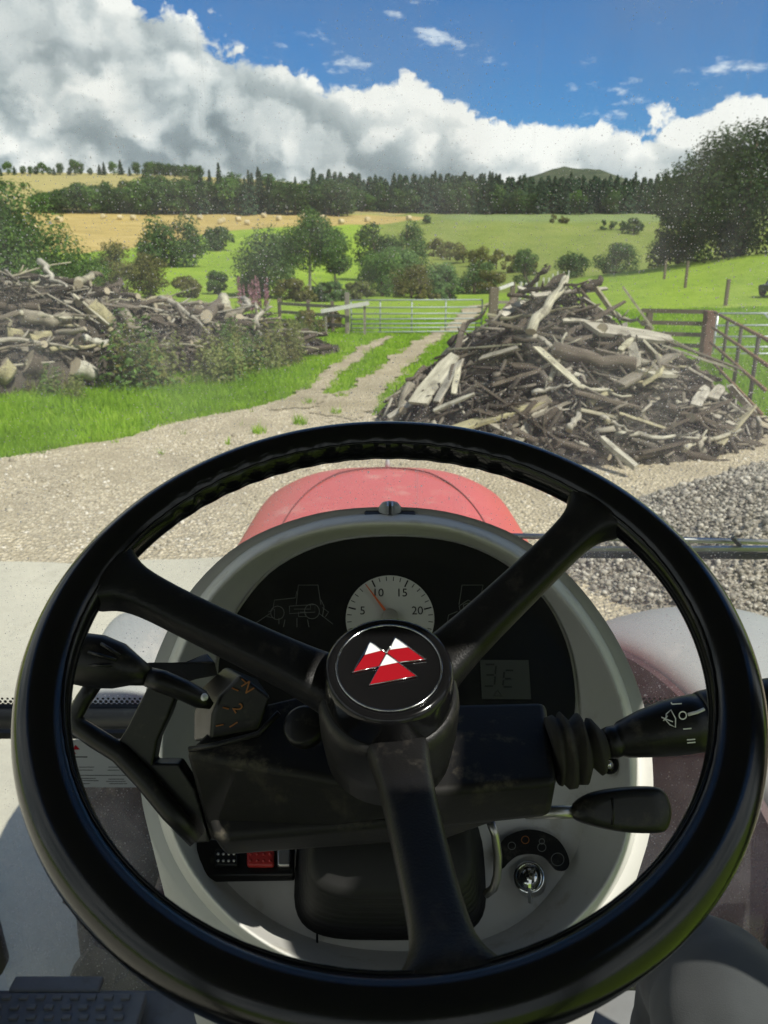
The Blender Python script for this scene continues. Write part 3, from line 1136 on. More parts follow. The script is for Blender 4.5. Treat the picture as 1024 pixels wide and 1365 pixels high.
tree_at('bush', 510, 392, 74, 70, 62, L_mid, 'green bush in the hollow behind the gate', 0.04, 6000, 0.11, 22, cat='bush')
tree_at('bush', 548, 394, 70, 60, 44, L_olive, 'lower olive bush in the hollow behind the gate', 0.04, 3500, 0.1, 23, cat='bush')
tree_at('bush', 585, 394, 76, 56, 44, L_light, 'mid green bush behind the middle of the gate', 0.04, 4800, 0.12, 24, cat='bush')
tree_at('bush', 632, 388, 84, 70, 40, L_light, 'pale grey-green bush behind the right end of the gate', 0.04, 4200, 0.13, 25, cat='bush')
tree_at('bush', 700, 364, 92, 30, 36, L_mid, 'small upright bush at the edge of the rough pasture', 0.04, 2400, 0.13, 26, cat='bush')
tree_at('bush', 762, 366, 96, 44, 30, L_dark, 'dark bush at the foot of the pasture slope', 0.04, 3000, 0.14, 27, cat='bush')
tree_at('bush', 820, 358, 98, 62, 34, L_dark, 'wide dark bush above the bright green field', 0.04, 4200, 0.14, 28, cat='bush')
tree_at('bush', 845, 308, 215, 26, 17, L_dark, 'small round bush high on the pasture', 0.04, 900, 0.3, 29, cat='bush')
tree_at('bush', 569, 298, 236, 10, 12, L_dark, 'tiny dark bush on the edge of the stubble field', 0.04, 400, 0.3, 30, cat='bush')
for i, (px, row_) in enumerate(((805, 301), (818, 302), (830, 302), (738, 295), (750, 295), (756, 295))):
    tree_at('bush', px, row_, 222 if row_ > 298 else 240, 10, 8, (L_dark, L_olive)[row_ < 298], 'tiny dark clump of scrub high on the pale pasture', 0.04, 260, 0.28, 31 + i, 6, cat='bush', group='scrub clumps on the pale pasture')
# hedge line running down the pasture
for i, (px, row_, Y) in enumerate(((600, 338, 168), (618, 342, 160), (640, 346, 152), (662, 350, 145), (684, 354, 138), (704, 358, 130), (578, 334, 176))):
    tree_at('hedge_bush', px, row_, Y, 30, 17, L_olive, 'low bush of the hedge line running down the rough pasture', 0.04, 900, 0.22, 50 + i, 9, cat='bush', group='hedge line in the pasture')
# low scrub along the burn
for i, (px, row_, Y, w, h) in enumerate(((290, 388, 64, 44, 26), (250, 392, 56, 40, 24), (430, 408, 60, 60, 30), (560, 404, 60, 60, 26), (600, 402, 64, 50, 22), (655, 388, 76, 40, 26))):
    tree_at('scrub_bush', px, row_, Y, w, h, (L_mid, L_olive)[i % 2], 'low scrub along the hollow behind the gate', 0.03, 2200, 0.1, 60 + i, 10, cat='bush', group='scrub in the hollow')

# ------------------------------------------------------------------ bales on the stubble
M_straw = simple('straw', (0.52, 0.44, 0.27), 0.9, 0.1, var=0.25, scale=6)
bale_me = None


def make_bale():
    mb = MB()
    n = 20
    loops = []
    for (r, x) in ((0.30, -0.62), (0.58, -0.62), (0.65, -0.55), (0.66, 0.0), (0.65, 0.55), (0.58, 0.62), (0.30, 0.62)):
        loops.append([(x, math.cos(6.2832 * j / n) * r, 0.62 + math.sin(6.2832 * j / n) * r) for j in range(n)])
    mb.loft(loops, True, True, True)
    me = mb.mesh('straw_bale', True)
    me.materials.append(M_straw)
    return me


bale_me = make_bale()
BALES = [(80, 299), (138, 293), (160, 294), (178, 294), (250, 294), (267, 296), (294, 302), (298, 300), (318, 299), (330, 304), (352, 293), (372, 297), (404, 293), (418, 299), (430, 294), (455, 303), (490, 297), (545, 295)]
for px, row_ in BALES:
    Y = float(np.interp(row_, [292, 328], [252, 182]))
    x = X_at(px, Y, row_z(row_, Y))
    o = link('straw_bale', bale_me)
    o.location = (x, Y, tz(x, Y) - 0.03)
    o.rotation_euler = (0, 0, rng.uniform(0, 3.14))
    sc = 1.1 if px > 100 else 1.4
    o.scale = (sc, sc, sc)
    tag(o, 'pale round straw bale lying on the golden stubble field', 'bale', 'round bales on the stubble field')
o = empty('bale_stack', W(40, 292, 200))
o.location.z = tz(o.location.x, 200)
for i in range(5):
    c = link('bale', bale_me, None)
    c.parent = o
    c.location = ((i % 3) * 1.4 - 1.4 + (0.7 if i > 2 else 0), 0, 1.2 if i > 2 else 0)
    c.rotation_euler = (0, 0, 1.57)
tag(o, 'stack of pale straw bales at the left end of the stubble field', 'bale stack')

# ================================================================== GRASS AND WEEDS
track_polys = [[tuple(G(a, b_).xy) for a, b_ in left_rut], [tuple(G(a, b_).xy) for a, b_ in right_rut], beyond]


def build_grass():
    n = 420000
    y = 8.8 + (rng.uniform(0, 1, n) ** 1.45) * 26
    x = rng.uniform(-0.62, 0.62, n) * (y + 1.0)
    wob = 0.15 * np.sin(x * 3.0 + y) + 0.1 * np.sin(y * 5.0 - x * 2)
    ok = ~inside(yard_outline, x + wob, y + wob)
    for tp in track_polys:
        ok &= ~inside(tp, x + wob * 0.6, y)
    ok &= (((x - 2.45) / np.where(x < 2.45, 2.45, 3.05)) ** 2 + ((y - 11.7) / 2.5) ** 2 > 1) & ~((x > 0.3) & (y < 11.3))
    # sparse tufts on the crown of the track and the yard edge
    tuft = inside(yard_outline, x, y) & (np.abs(x + 1.3 - (y - 12) * 0.18) < 0.55) & (y > 10.8) & (np.sin(x * 6) * np.sin(y * 4.1) > 0.86)
    tuft |= inside(yard_outline, x, y) & (x > -5.5) & (x < -1.5) & (np.sin(x * 4.1 + 1) * np.sin(y * 5.3) > 0.985) & (y > 9.6)
    ok |= tuft
    x, y = x[ok], y[ok]
    n = len(x)
    z = terrain(x, y)
    clump = 0.5 + 0.5 * np.sin(x * 1.7 + 2 * np.sin(y * 0.9)) * np.sin(y * 1.3 + 1.5 * np.sin(x * 0.8))
    hgt = 0.8 * (0.035 + 0.10 * clump * rng.uniform(0.3, 1.0, n) + rng.uniform(0, 0.05, n) + 0.14 * (rng.uniform(0, 1, n) > 0.985)) * np.clip(1.25 - (y - 9) * 0.012, 0.7, 1.3)
    hgt = np.where((x < -1.0) & (y < 20), hgt * 1.25, hgt)
    w = 0.004 + 0.0006 * y * rng.uniform(0.7, 1.3, n)
    a = rng.uniform(0, 6.283, n)
    la = rng.uniform(0, 6.283, n)
    lean = hgt * rng.uniform(0.1, 0.75, n)
    bx, by = np.cos(a) * w, np.sin(a) * w
    v = np.stack([np.stack([x - bx, y - by, z - 0.01], -1), np.stack([x + bx, y + by, z - 0.01], -1),
                  np.stack([x + np.cos(la) * lean, y + np.sin(la) * lean, z + hgt], -1)], 1).reshape(-1, 3)
    f = np.arange(n * 3).reshape(n, 3)
    big = 0.5 + 0.5 * np.sin(x * 0.6 + 1.1 * np.sin(y * 0.5)) * np.sin(y * 0.45 + 0.7)
    patch = np.sin(x * 2.3 + 1.7 * np.sin(y * 1.9)) * np.sin(y * 2.1 + 1.3 * np.sin(x * 1.1))
    t = np.clip(0.32 + 0.30 * big + 0.16 * patch + rng.normal(0, 0.18, n), 0, 1)
    rn = np.stack([t - 0.15, t - 0.15, t + 0.1], 1).ravel()
    me = np_mesh('grass', v, f, L_grass, False, {'rnd': ('POINT', np.clip(rn, 0, 1))})
    tag(link('grass', me), 'bright green grass along the verge and around the track', 'grass', kind='stuff')


build_grass()


def weed_mesh(seed, h=1.0, leafy=1.0, mat_=None, flower=False):
    rs = np.random.default_rng(seed)
    cs, ns, ss, ts = [], [], [], []
    mb = MB()
    for k in range(5):
        bx, by = rs.uniform(-0.22, 0.22, 2)
        hh = h * rs.uniform(0.6, 1.1)
        dx, dy = rs.uniform(-0.12, 0.12, 2)
        for q in range(60):
            u = rs.uniform(0.05, 1)
            r = 0.13 * (1.1 - u) + 0.03
            a = rs.uniform(0, 6.283)
            cs.append((bx + dx * u + math.cos(a) * r, by + dy * u + math.sin(a) * r, hh * u))
            ns.append((math.cos(a) * 0.6, math.sin(a) * 0.6, 0.7))
            ss.append(rs.uniform(0.025, 0.06) * (1.2 - 0.5 * u) * leafy)
            ts.append(rs.uniform(0.2, 0.8) + 0.2 * u)
    v, f = leaf_quads(np.array(cs), np.array(ns) + rs.normal(0, 0.3, (len(cs), 3)), np.array(ss), 0.4)
    return np_mesh('weed', v, f, mat_ or L_weed, False, {'rnd': ('POINT', np.repeat(np.clip(ts, 0, 1), 4))})


WEED = [weed_mesh(70 + i, 1.0, 1.0, (L_weed, L_mid, L_olive, L_weed)[i]) for i in range(4)]
for i in range(60):
    if i < 48:
        px = rng.uniform(165, 230) if i < 9 else rng.uniform(275, 425)
        row_ = np.interp(px, [165, 300, 425], [522, 506, 466]) + rng.uniform(-12, 8)
    else:
        px = rng.uniform(0, 120)
        row_ = rng.uniform(522, 536)
    q = G(px, row_)
    o = link('weed', WEED[i % 4])
    s_ = rng.uniform(0.75, 1.25) if px > 165 else rng.uniform(0.4, 0.7)
    if 165 < px < 220:
        s_ *= 1.3
    o.location = (q.x, q.y, tz(q.x, q.y) - 0.03)
    o.scale = (s_ * 1.2, s_ * 1.2, s_)
    o.rotation_euler = (0, 0, rng.uniform(0, 6.28))
    tag(o, 'tall brownish green weed growing in front of the log pile', 'weed', 'weeds along the log pile')


def fireweed_mesh(seed):
    rs = np.random.default_rng(seed)
    cs, ns, ss, ts = [], [], [], []
    for k in range(9):
        bx, by = rs.uniform(-0.35, 0.35, 2)
        hh = rs.uniform(1.1, 1.6)
        for q in range(40):
            u = rs.uniform(0.5, 1)
            r = 0.09 * (1.15 - u)
            a = rs.uniform(0, 6.283)
            cs.append((bx + math.cos(a) * r, by + math.sin(a) * r, hh * u))
            ns.append((math.cos(a), math.sin(a), 0.4))
            ss.append(rs.uniform(0.03, 0.06))
            ts.append(rs.uniform(0.1, 0.9))
    v, f = leaf_quads(np.array(cs), np.array(ns), np.array(ss), 0.6)
    return np_mesh('flower_spikes', v, f, L_pink, False, {'rnd': ('POINT', np.repeat(ts, 4))})


for i, (px, row_, Y, lab) in enumerate(((330, 434, 27, 'clump of pink flowering fireweed behind the log pile, left of its twin'), (351, 432, 27.6, 'clump of pink flowering fireweed behind the log pile, right of its twin'))):
    x = X_at(px, Y, 0.2)
    r_ = tag(empty('fireweed', (x, Y, tz(x, Y) + 0.1)), lab, 'wildflower')
    for nm, me in (('flower_spikes', fireweed_mesh(90 + i)), ('leaves', WEED[1])):
        c = link(nm, me)
        c.parent = r_
        c.scale = (1.5, 1.5, 1.1) if nm == 'leaves' else (1, 1, 1.15)
# brambles and bracken below the big left tree, tufts at the foot of the fences
for i, (px, row_, Y, w, h) in enumerate(((12, 470, 25, 70, 52), (58, 458, 26, 50, 44), (415, 448, 27.5, 40, 34), (390, 452, 26, 44, 30), (440, 436, 29, 30, 24))):
    tree_at('bramble_bush', px, row_, Y, w, h, (L_bracken, L_weed)[i % 2], ('brown bracken at the left edge above the log pile', 'brown bracken right of the bracken at the left edge', 'rank weeds at the foot of the fence beside the gate', 'weedy clump at the right end of the log pile', 'small weedy clump below the sloping rail')[i], 0.02, 2600, 0.06, 80 + i, 14, cat='bush')

# ================================================================== WOOD PILES
def wood_mat(name, stops, nscale=14):
    m, nt, b = mat(name)
    oi = nt.new('ShaderNodeObjectInfo')
    tc = nt.new('ShaderNodeTexCoord').outputs['Object']
    st = nt.vmath('MULTIPLY', tc, (1.0, 0.09, 1.0))
    g = nt.noise(st, 28, 5, 0.65)
    n2 = nt.noise(tc, 3.2, 5, 0.6)
    c = nt.ramp(oi.outputs['Random'], stops)
    c = nt.mix(0.8, c, nt.ramp(g, [(0.3, (0.35, 0.34, 0.32)), (0.68, (1.25, 1.25, 1.25))]), 'MULTIPLY')
    c = nt.mix(nt.sstep(n2, 0.52, 0.70, 0.0, 0.7), c, (0.075, 0.062, 0.045))
    nt.put(b.inputs['Base Color'], c)
    b.inputs['Roughness'].default_value = 0.85
    b.inputs['Specular IOR Level'].default_value = 0.25
    nt.put(b.inputs['Normal'], nt.bump(g, 0.6, 0.01))
    return m


M_wood = wood_mat('weathered_wood', [(0.0, (0.07, 0.055, 0.038)), (0.35, (0.13, 0.105, 0.078)), (0.6, (0.23, 0.20, 0.15)), (0.8, (0.36, 0.33, 0.255)), (0.9, (0.40, 0.36, 0.20)), (1.0, (0.54, 0.52, 0.44))])
M_wooddark = wood_mat('rotten_wood', [(0.0, (0.045, 0.036, 0.027)), (0.5, (0.085, 0.068, 0.05)), (0.85, (0.17, 0.14, 0.105)), (1.0, (0.27, 0.235, 0.17))])
M_woodpale = wood_mat('pale_wood', [(0.0, (0.36, 0.33, 0.26)), (0.5, (0.48, 0.45, 0.37)), (1.0, (0.46, 0.43, 0.28))])
M_cut = simple('cut_end', (0.36, 0.31, 0.22), 0.85, 0.2, var=0.3, scale=12)
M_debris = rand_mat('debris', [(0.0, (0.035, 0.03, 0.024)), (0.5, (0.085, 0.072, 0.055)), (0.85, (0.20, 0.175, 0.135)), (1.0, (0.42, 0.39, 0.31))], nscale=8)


def plank_mesh(seed, w=0.13, t=0.03):
    """board of unit length along y with split ragged ends"""
    rs = random.Random(seed)
    n = 5
    loops = []
    for i in range(n):
        u = -0.5 + i / (n - 1)
        bx = rs.uniform(-0.01, 0.01)
        k = 1.0 if 0 < i < n - 1 else rs.uniform(0.35, 1.0)
        e = 0.0 if 0 < i < n - 1 else rs.uniform(-0.05, 0.05)
        loops.append([Vector((bx - w / 2 * k, u + e, -t / 2)), Vector((bx + w / 2 * k, u - e, -t / 2)), Vector((bx + w / 2 * k, u - e, t / 2)), Vector((bx - w / 2 * k, u + e, t / 2))])
    me = MB().loft(loops, True, True, True).mesh('plank')
    fix_normals(me)
    return me


def log_mesh(seed, r=0.1, bend=0.05, taper=0.75, n=9):
    rs = random.Random(seed)
    mb = MB()
    pts, rd = [], []
    for i in range(6):
        u = -0.5 + i / 5
        pts.append((rs.uniform(-bend, bend), u, rs.uniform(-bend, bend)))
        rd.append(r * (1 + (taper - 1) * i / 5) * rs.uniform(0.94, 1.06))
    mb.tube(pts, rd, n)
    me = mb.mesh('log', False)
    fix_normals(me)
    for p_ in me.polygons:
        if len(p_.vertices) > 4:
            p_.material_index = 1
        else:
            p_.use_smooth = True
    return me


def branch_mesh(seed, r=0.035):
    rs = random.Random(seed)
    mb = MB()
    pts, rd = [], []
    x = z = 0
    for i in range(8):
        u = -0.5 + i / 7
        x += rs.uniform(-0.045, 0.045)
        z += rs.uniform(-0.035, 0.045)
        pts.append((x, u, z))
        rd.append(r * (1.15 - 0.8 * i / 7))
    mb.tube(pts, rd, 6)
    for k in range(rs.randint(1, 3)):
        i = rs.randint(2, 5)
        q = Vector(pts[i])
        d = Vector((rs.uniform(-1, 1), rs.uniform(0.3, 1), rs.uniform(-0.2, 1))).normalized() * rs.uniform(0.12, 0.3)
        mb.tube([q, q + d * 0.6, q + d + Vector((0, 0, 0.03))], [rd[i] * 0.7, rd[i] * 0.5, rd[i] * 0.2], 5)
    me = mb.mesh('branch', True)
    return me


def with_mats(me, *ms):
    out = []
    for m_ in ms:
        c = me.copy()
        c.materials.append(m_)
        c.materials.append(M_cut)
        out.append(c)
    return out


PLANKS = sum([with_mats(plank_mesh(i, (0.10, 0.15, 0.2, 0.08)[i], (0.035, 0.03, 0.04, 0.06)[i]), M_wood, M_wooddark) for i in range(4)], [])
PLANKS_P = sum([with_mats(plank_mesh(i, 0.13, 0.04), M_woodpale) for i in range(2)], [])
LOGS = sum([with_mats(log_mesh(10 + i, (0.09, 0.13, 0.07)[i]), M_wood, M_wooddark) for i in range(3)], [])
STUMPS = sum([with_mats(log_mesh(20 + i, (0.30, 0.36)[i], 0.04, 0.85, 11), M_wood, M_wooddark) for i in range(2)], [])
BRANCH = sum([with_mats(branch_mesh(30 + i), M_wood, M_wooddark) for i in range(4)], [])
BRANCH_P = sum([with_mats(branch_mesh(40 + i, 0.03), M_woodpale) for i in range(2)], [])


def piece(root, name, me, a, b, thick=1.0, roll=0.0, lift=0.0):
    a, b = Vector(a), Vector(b)
    d = b - a
    L = d.length
    o = bpy.data.objects.new(name, me)
    COL.objects.link(o)
    o.parent = root
    q = d.to_track_quat('Y', 'Z')
    rot = q.to_matrix().to_4x4() @ Matrix.Rotation(roll, 4, 'Y')
    sc = Matrix.Diagonal((thick, L, thick, 1))
    o.matrix_local = Matrix.Translation((a + b) / 2 - root.location + Vector((0, 0, lift))) @ rot @ sc
    return o


def hit(px, row_, hf, y0, y1):
    """first point of the heap hf met by the ray through a photograph pixel"""
    last = None
    for i in range(400):
        Y = y0 + (y1 - y0) * i / 399
        q = W(px, row_, Y)
        if q.z <= hf(q.x, q.y):
            return q
        if last is None or q.z - hf(q.x, q.y) < last[0]:
            last = (q.z - hf(q.x, q.y), q)
    return last[1]


def mound(root, hf, bounds, nside, mat_):  # dark debris fill inside the heap, added to block light between pieces
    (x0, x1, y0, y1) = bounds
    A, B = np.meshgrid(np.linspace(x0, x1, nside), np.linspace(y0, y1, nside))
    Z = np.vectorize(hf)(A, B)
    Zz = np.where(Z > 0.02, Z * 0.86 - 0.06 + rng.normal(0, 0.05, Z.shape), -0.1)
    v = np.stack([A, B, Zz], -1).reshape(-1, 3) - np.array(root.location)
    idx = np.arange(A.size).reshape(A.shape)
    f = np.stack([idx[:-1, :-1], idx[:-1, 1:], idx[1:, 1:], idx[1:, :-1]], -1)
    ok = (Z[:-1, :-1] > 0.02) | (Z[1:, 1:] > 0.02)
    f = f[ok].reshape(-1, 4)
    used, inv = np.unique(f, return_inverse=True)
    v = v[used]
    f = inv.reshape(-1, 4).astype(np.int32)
    me = np_mesh('light_block_core', v, f, mat_, False, {'rnd': ('POINT', rng.uniform(0, 0.55, len(v)))})
    o = link('light_block_core', me)
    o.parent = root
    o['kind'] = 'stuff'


def sticks(root, hf, bounds, n, smin=0.12, smax=0.7, name='small_sticks', thick=0.016):
    (x0, x1, y0, y1) = bounds
    vs, fs, rn = [], [], []
    b = 0
    cnt = 0
    while cnt < n:
        x, y = rng.uniform(x0, x1), rng.uniform(y0, y1)
        h = hf(x, y)
        if h < 0.03:
            continue
        gx = (hf(x + 0.1, y) - hf(x - 0.1, y)) / 0.2
        gy = (hf(x, y + 0.1) - hf(x, y - 0.1)) / 0.2
        nrm = Vector((-gx, -gy, 1)).normalized()
        t = nrm.cross(Vector(rng.normal(0, 1, 3))).normalized()
        t = (t + nrm * rng.normal(0, 0.25)).normalized()
        L = rng.uniform(smin, smax) * rng.uniform(0.5, 1)
        r = rng.uniform(0.6, 1.8) * thick * (1 if rng.uniform() < 0.8 else 2.2)
        sx = t.cross(nrm).normalized()
        up = sx.cross(t)
        c = Vector((x, y, h)) + nrm * rng.uniform(-0.12, 0.06) - root.location
        for (e, k) in ((-1, 1.0), (1, 0.6)):
            for (p_, q_) in ((-1, -0.5), (1, -0.5), (1, 0.5), (-1, 0.5)):
                vs.append(c + t * (L * e / 2) + sx * (r * p_ * k) + up * (r * q_ * k))
        fs += [(b, b + 1, b + 5, b + 4), (b + 1, b + 2, b + 6, b + 5), (b + 2, b + 3, b + 7, b + 6), (b + 3, b, b + 4, b + 7), (b, b + 3, b + 2, b + 1), (b + 4, b + 5, b + 6, b + 7)]
        rn += [rng.uniform() ** 1.6] * 8
        b += 8
        cnt += 1
    me = np_mesh(name, np.array([tuple(q) for q in vs]), np.array(fs), M_debris, False, {'rnd': ('POINT', np.array(rn))})
    o = link(name, me)
    o.parent = root
    o['kind'] = 'stuff'


def pile_r(x, y):
    dx = (x - 2.45)
    u = dx / (2.55 if dx < 0 else 3.15)
    dy = y - 11.7
    w = dy / (2.6 if dy < 0 else 2.4)
    r = math.sqrt(u * u + w * w)
    if r >= 1:
        return 0.0
    return 2.0 * (1 - r) ** 0.82 * (1 + 0.10 * math.sin(x * 4.1) * math.sin(y * 3.7)) + 0.02


rp = tag(empty('wood_pile', (2.5, 11.5, 0)), 'tall heap of broken boards and rotten timber right of the track', 'wood pile')
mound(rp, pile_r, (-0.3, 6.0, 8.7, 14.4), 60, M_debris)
sticks(rp, pile_r, (-0.2, 5.8, 8.8, 13.2), 2600, thick=0.014)
HR = lambda px, row_: hit(px, row_, pile_r, 8.6, 13.5)
R_KEY = [
    ('log', LOGS[0], (706, 457), (752, 384), 0.75, M_woodpale), ('beam', PLANKS[4], (786, 452), (893, 466), 1.35, M_woodpale), ('pole', PLANKS[6], (829, 396), (869, 452), 0.5, M_woodpale),
    ('board', PLANKS[0], (786, 388), (820, 436), 0.9, M_woodpale), ('board', PLANKS[2], (775, 412), (800, 428), 0.6, M_woodpale), ('branch', BRANCH[0], (812, 428), (860, 452), 1.1, M_woodpale),
    ('board', PLANKS[2], (870, 462), (984, 506), 0.7, None), ('board', PLANKS[0], (880, 474), (970, 505), 0.7, M_woodpale), ('board', PLANKS[4], (905, 472), (990, 512), 0.5, None),
    ('plank', PLANKS[2], (714, 478), (772, 530), 0.7, M_woodpale), ('pole', BRANCH[2], (745, 512), (905, 540), 1.2, M_woodpale), ('log', LOGS[3], (735, 482), (845, 504), 0.8, M_wooddark),
    ('slab', PLANKS[4], (556, 552), (606, 488), 1.3, M_woodpale), ('slab', PLANKS[2], (582, 550), (612, 496), 0.9, M_woodpale), ('slab', PLANKS[0], (604, 540), (612, 500), 0.8, M_woodpale), ('plank', PLANKS[0], (578, 562), (632, 540), 0.8, M_woodpale),
    ('plank', PLANKS[0], (598, 480), (694, 474), 0.6, M_woodpale), ('plank', PLANKS[2], (640, 492), (690, 478), 0.7, None), ('branch', BRANCH[1], (708, 538), (765, 532), 0.9, M_woodpale), ('branch', BRANCH[3], (765, 530), (840, 552), 1.0, M_wood),
    ('block', PLANKS[4], (856, 512), (900, 512), 1.2, M_woodpale), ('plank', PLANKS[0], (914, 505), (948, 524), 0.9, M_woodpale), ('plank', PLANKS[0], (970, 528), (1006, 566), 0.9, M_woodpale), ('plank', PLANKS[0], (960, 544), (990, 566), 0.9, M_woodpale),
    ('plank', PLANKS[2], (904, 560), (966, 550), 0.6, None), ('branch', BRANCH[2], (884, 556), (946, 604), 1.4, M_wood), ('branch', BRANCH[1], (910, 612), (988, 596), 1.3, M_woodpale), ('board', PLANKS[2], (840, 472), (848, 505), 0.8, M_woodpale),
    ('board', PLANKS[0], (825, 482), (842, 466), 0.8, M_woodpale), ('plank', PLANKS[6], (800, 600), (845, 640), 1.0, M_woodpale), ('plank', PLANKS[0], (720, 580), (742, 560), 0.9, None), ('chunk', LOGS[1], (757, 590), (770, 566), 0.5, M_woodpale),
    ('branch', BRANCH[0], (800, 570), (838, 596), 0.9, M_woodpale), ('plank', PLANKS[0], (880, 530), (940, 536), 0.6, None), ('plank', PLANKS[4], (925, 556), (940, 530), 0.7, M_woodpale), ('plank', PLANKS[4], (948, 546), (960, 528), 0.7, M_woodpale),
    ('branch', BRANCH[3], (600, 470), (660, 425), 1.2, M_wooddark), ('branch', BRANCH[1], (690, 405), (735, 376), 1.3, M_wooddark), ('branch', BRANCH[0], (722, 380), (722, 366), 1.3, M_wooddark), ('log', LOGS[1], (775, 402), (800, 384), 0.7, M_wooddark),
]
_mc = {}


def recol(me, m_):
    if m_ is None:
        return me
    key = (me.name, m_.name)
    if key not in _mc:
        c = me.copy()
        c.materials[0] = m_
        _mc[key] = c
    return _mc[key]


for nm, me, a, b_, th_, m_ in R_KEY:
    pa, pb = HR(*a), HR(*b_)
    piece(rp, nm, recol(me, m_), pa, pb, th_ * 1.05, rng.uniform(-0.5, 0.5), 0.15)
cnt = 0
while cnt < 235:
    x, y = rng.uniform(0.0, 5.5), rng.uniform(9.0, 12.8)
    h = pile_r(x, y)
    if h < 0.04:
        continue
    gx = (pile_r(x + 0.15, y) - pile_r(x - 0.15, y)) / 0.3
    gy = (pile_r(x, y + 0.15) - pile_r(x, y - 0.15)) / 0.3
    nrm = Vector((-gx, -gy, 1)).normalized()
    ang = rng.normal(0, 0.5) + (0 if rng.uniform() < 0.7 else 1.2)
    t = Vector((math.cos(ang), math.sin(ang) * 0.6, 0))
    t = (t - nrm * t.dot(nrm)).normalized()
    t = (t + Vector((0, 0, rng.normal(0, 0.12)))).normalized()
    kind = rng.uniform()
    if kind < 0.62:
        nm, me, L, th_ = 'plank', PLANKS[rng.integers(8)], rng.uniform(0.35, 1.5), rng.uniform(0.6, 1.25)
        if rng.uniform() < 0.13:
            me = PLANKS_P[rng.integers(2)]
    elif kind < 0.70:
        nm, me, L, th_ = 'log', LOGS[rng.integers(6)], rng.uniform(0.7, 1.4), rng.uniform(0.4, 0.75)
    else:
        nm, me, L, th_ = 'branch', BRANCH[rng.integers(8)], rng.uniform(0.6, 1.4), rng.uniform(0.6, 1.2)
    c = Vector((x, y, h)) + nrm * rng.uniform(-0.06, 0.05)
    piece(rp, nm, me, c - t * L / 2, c + t * L / 2, th_, rng.uniform(-0.6, 0.6))
    cnt += 1

LA, LB = Vector((-8.8, 15.2)), Vector((-2.7, 23.4))
LD = (LB - LA).normalized()
LN = Vector((-LD.y, LD.x))
LLEN = (LB - LA).length


def pile_l(x, y):
    q = Vector((x, y)) - LA
    s = q.dot(LD) / LLEN
    d = q.dot(LN)
    if s < -0.35 or s > 1.06:
        return 0.0
    H = float(np.interp(s, [-0.35, -0.1, 0.06, 0.2, 0.36, 0.5, 0.7, 0.9, 1.06], [1.2, 1.3, 1.75, 2.0, 1.70, 1.35, 1.15, 0.55, 0.0]))
    w = d / (1.9 if d > 0 else 2.1)
    if abs(w) >= 1:
        return 0.0
    return H * (1 - w * w) ** 0.62 * (1 + 0.12 * math.sin(x * 3.7) * math.sin(y * 3.1)) + 0.01


lp = tag(empty('log_pile', (-6, 19, 0)), 'long heap of grey logs, branches and stumps left of the track', 'log pile')
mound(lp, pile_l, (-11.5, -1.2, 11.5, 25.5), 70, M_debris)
sticks(lp, pile_l, (-10.5, -1.6, 12.5, 24.5), 1500, 0.2, 0.9, thick=0.022)
HL = lambda px, row_: hit(px, row_, pile_l, 11.5, 25)
L_KEY = [
    ('branch', BRANCH_P[0], (55, 372), (84, 420), 2.2), ('pole', PLANKS_P[0], (44, 404), (70, 423), 0.55), ('pole', PLANKS_P[1], (66, 413), (132, 450), 0.55), ('pole', PLANKS_P[0], (100, 412), (148, 453), 0.55),
    ('pole', BRANCH_P[1], (0, 476), (105, 490), 1.6), ('pole', BRANCH[2], (22, 468), (80, 478), 1.5), ('branch', BRANCH_P[0], (30, 442), (130, 453), 1.7), ('branch', BRANCH[0], (70, 486), (150, 485), 1.6),
    ('log', LOGS[0], (155, 402), (160, 380), 1.3), ('log', LOGS[0], (105, 388), (122, 374), 1.5), ('log', LOGS[4], (120, 378), (135, 372), 1.5), ('stump', STUMPS[0], (120, 415), (150, 440), 1.0),
    ('log', LOGS[2], (30, 432), (95, 438), 1.6), ('log', LOGS[0], (105, 412), (125, 410), 1.6), ('branch', BRANCH_P[1], (215, 412), (278, 468), 2.4), ('log', LOGS[0], (266, 410), (292, 440), 1.0),
    ('stump', STUMPS[1], (275, 430), (298, 408), 0.8), ('log', LOGS[2], (298, 405), (302, 425), 1.6), ('branch', BRANCH_P[0], (325, 418), (335, 440), 2.6), ('branch', BRANCH_P[1], (345, 450), (358, 430), 2.6),
    ('log', LOGS[0], (305, 432), (330, 412), 1.8), ('log', LOGS[4], (195, 430), (240, 445), 1.4), ('log', LOGS[0], (110, 462), (145, 464), 1.3), ('log', LOGS[2], (10, 456), (70, 462), 1.5), ('stump', STUMPS[2], (38, 492), (60, 500), 1.1),
    ('stump', STUMPS[0], (100, 498), (128, 508), 1.0), ('log', LOGS[0], (145, 512), (185, 512), 1.6), ('stump', STUMPS[2], (0, 500), (18, 512), 1.1), ('branch', BRANCH[2], (150, 455), (178, 480), 1.6), ('log', LOGS[2], (165, 425), (185, 455), 1.4),
]
for nm, me, a, b_, th_ in L_KEY:
    pa, pb = HL(*a), HL(*b_)
    if (pb - pa).length > 3.5:
        pb = pa + (pb - pa).normalized() * 3.5
    piece(lp, nm, me, pa, pb, th_ * {'stump': 0.6, 'log': 0.7}.get(nm, 1.0), rng.uniform(-0.5, 0.5), 0.30 if nm in ('pole', 'branch') else 0.14)
cnt = 0
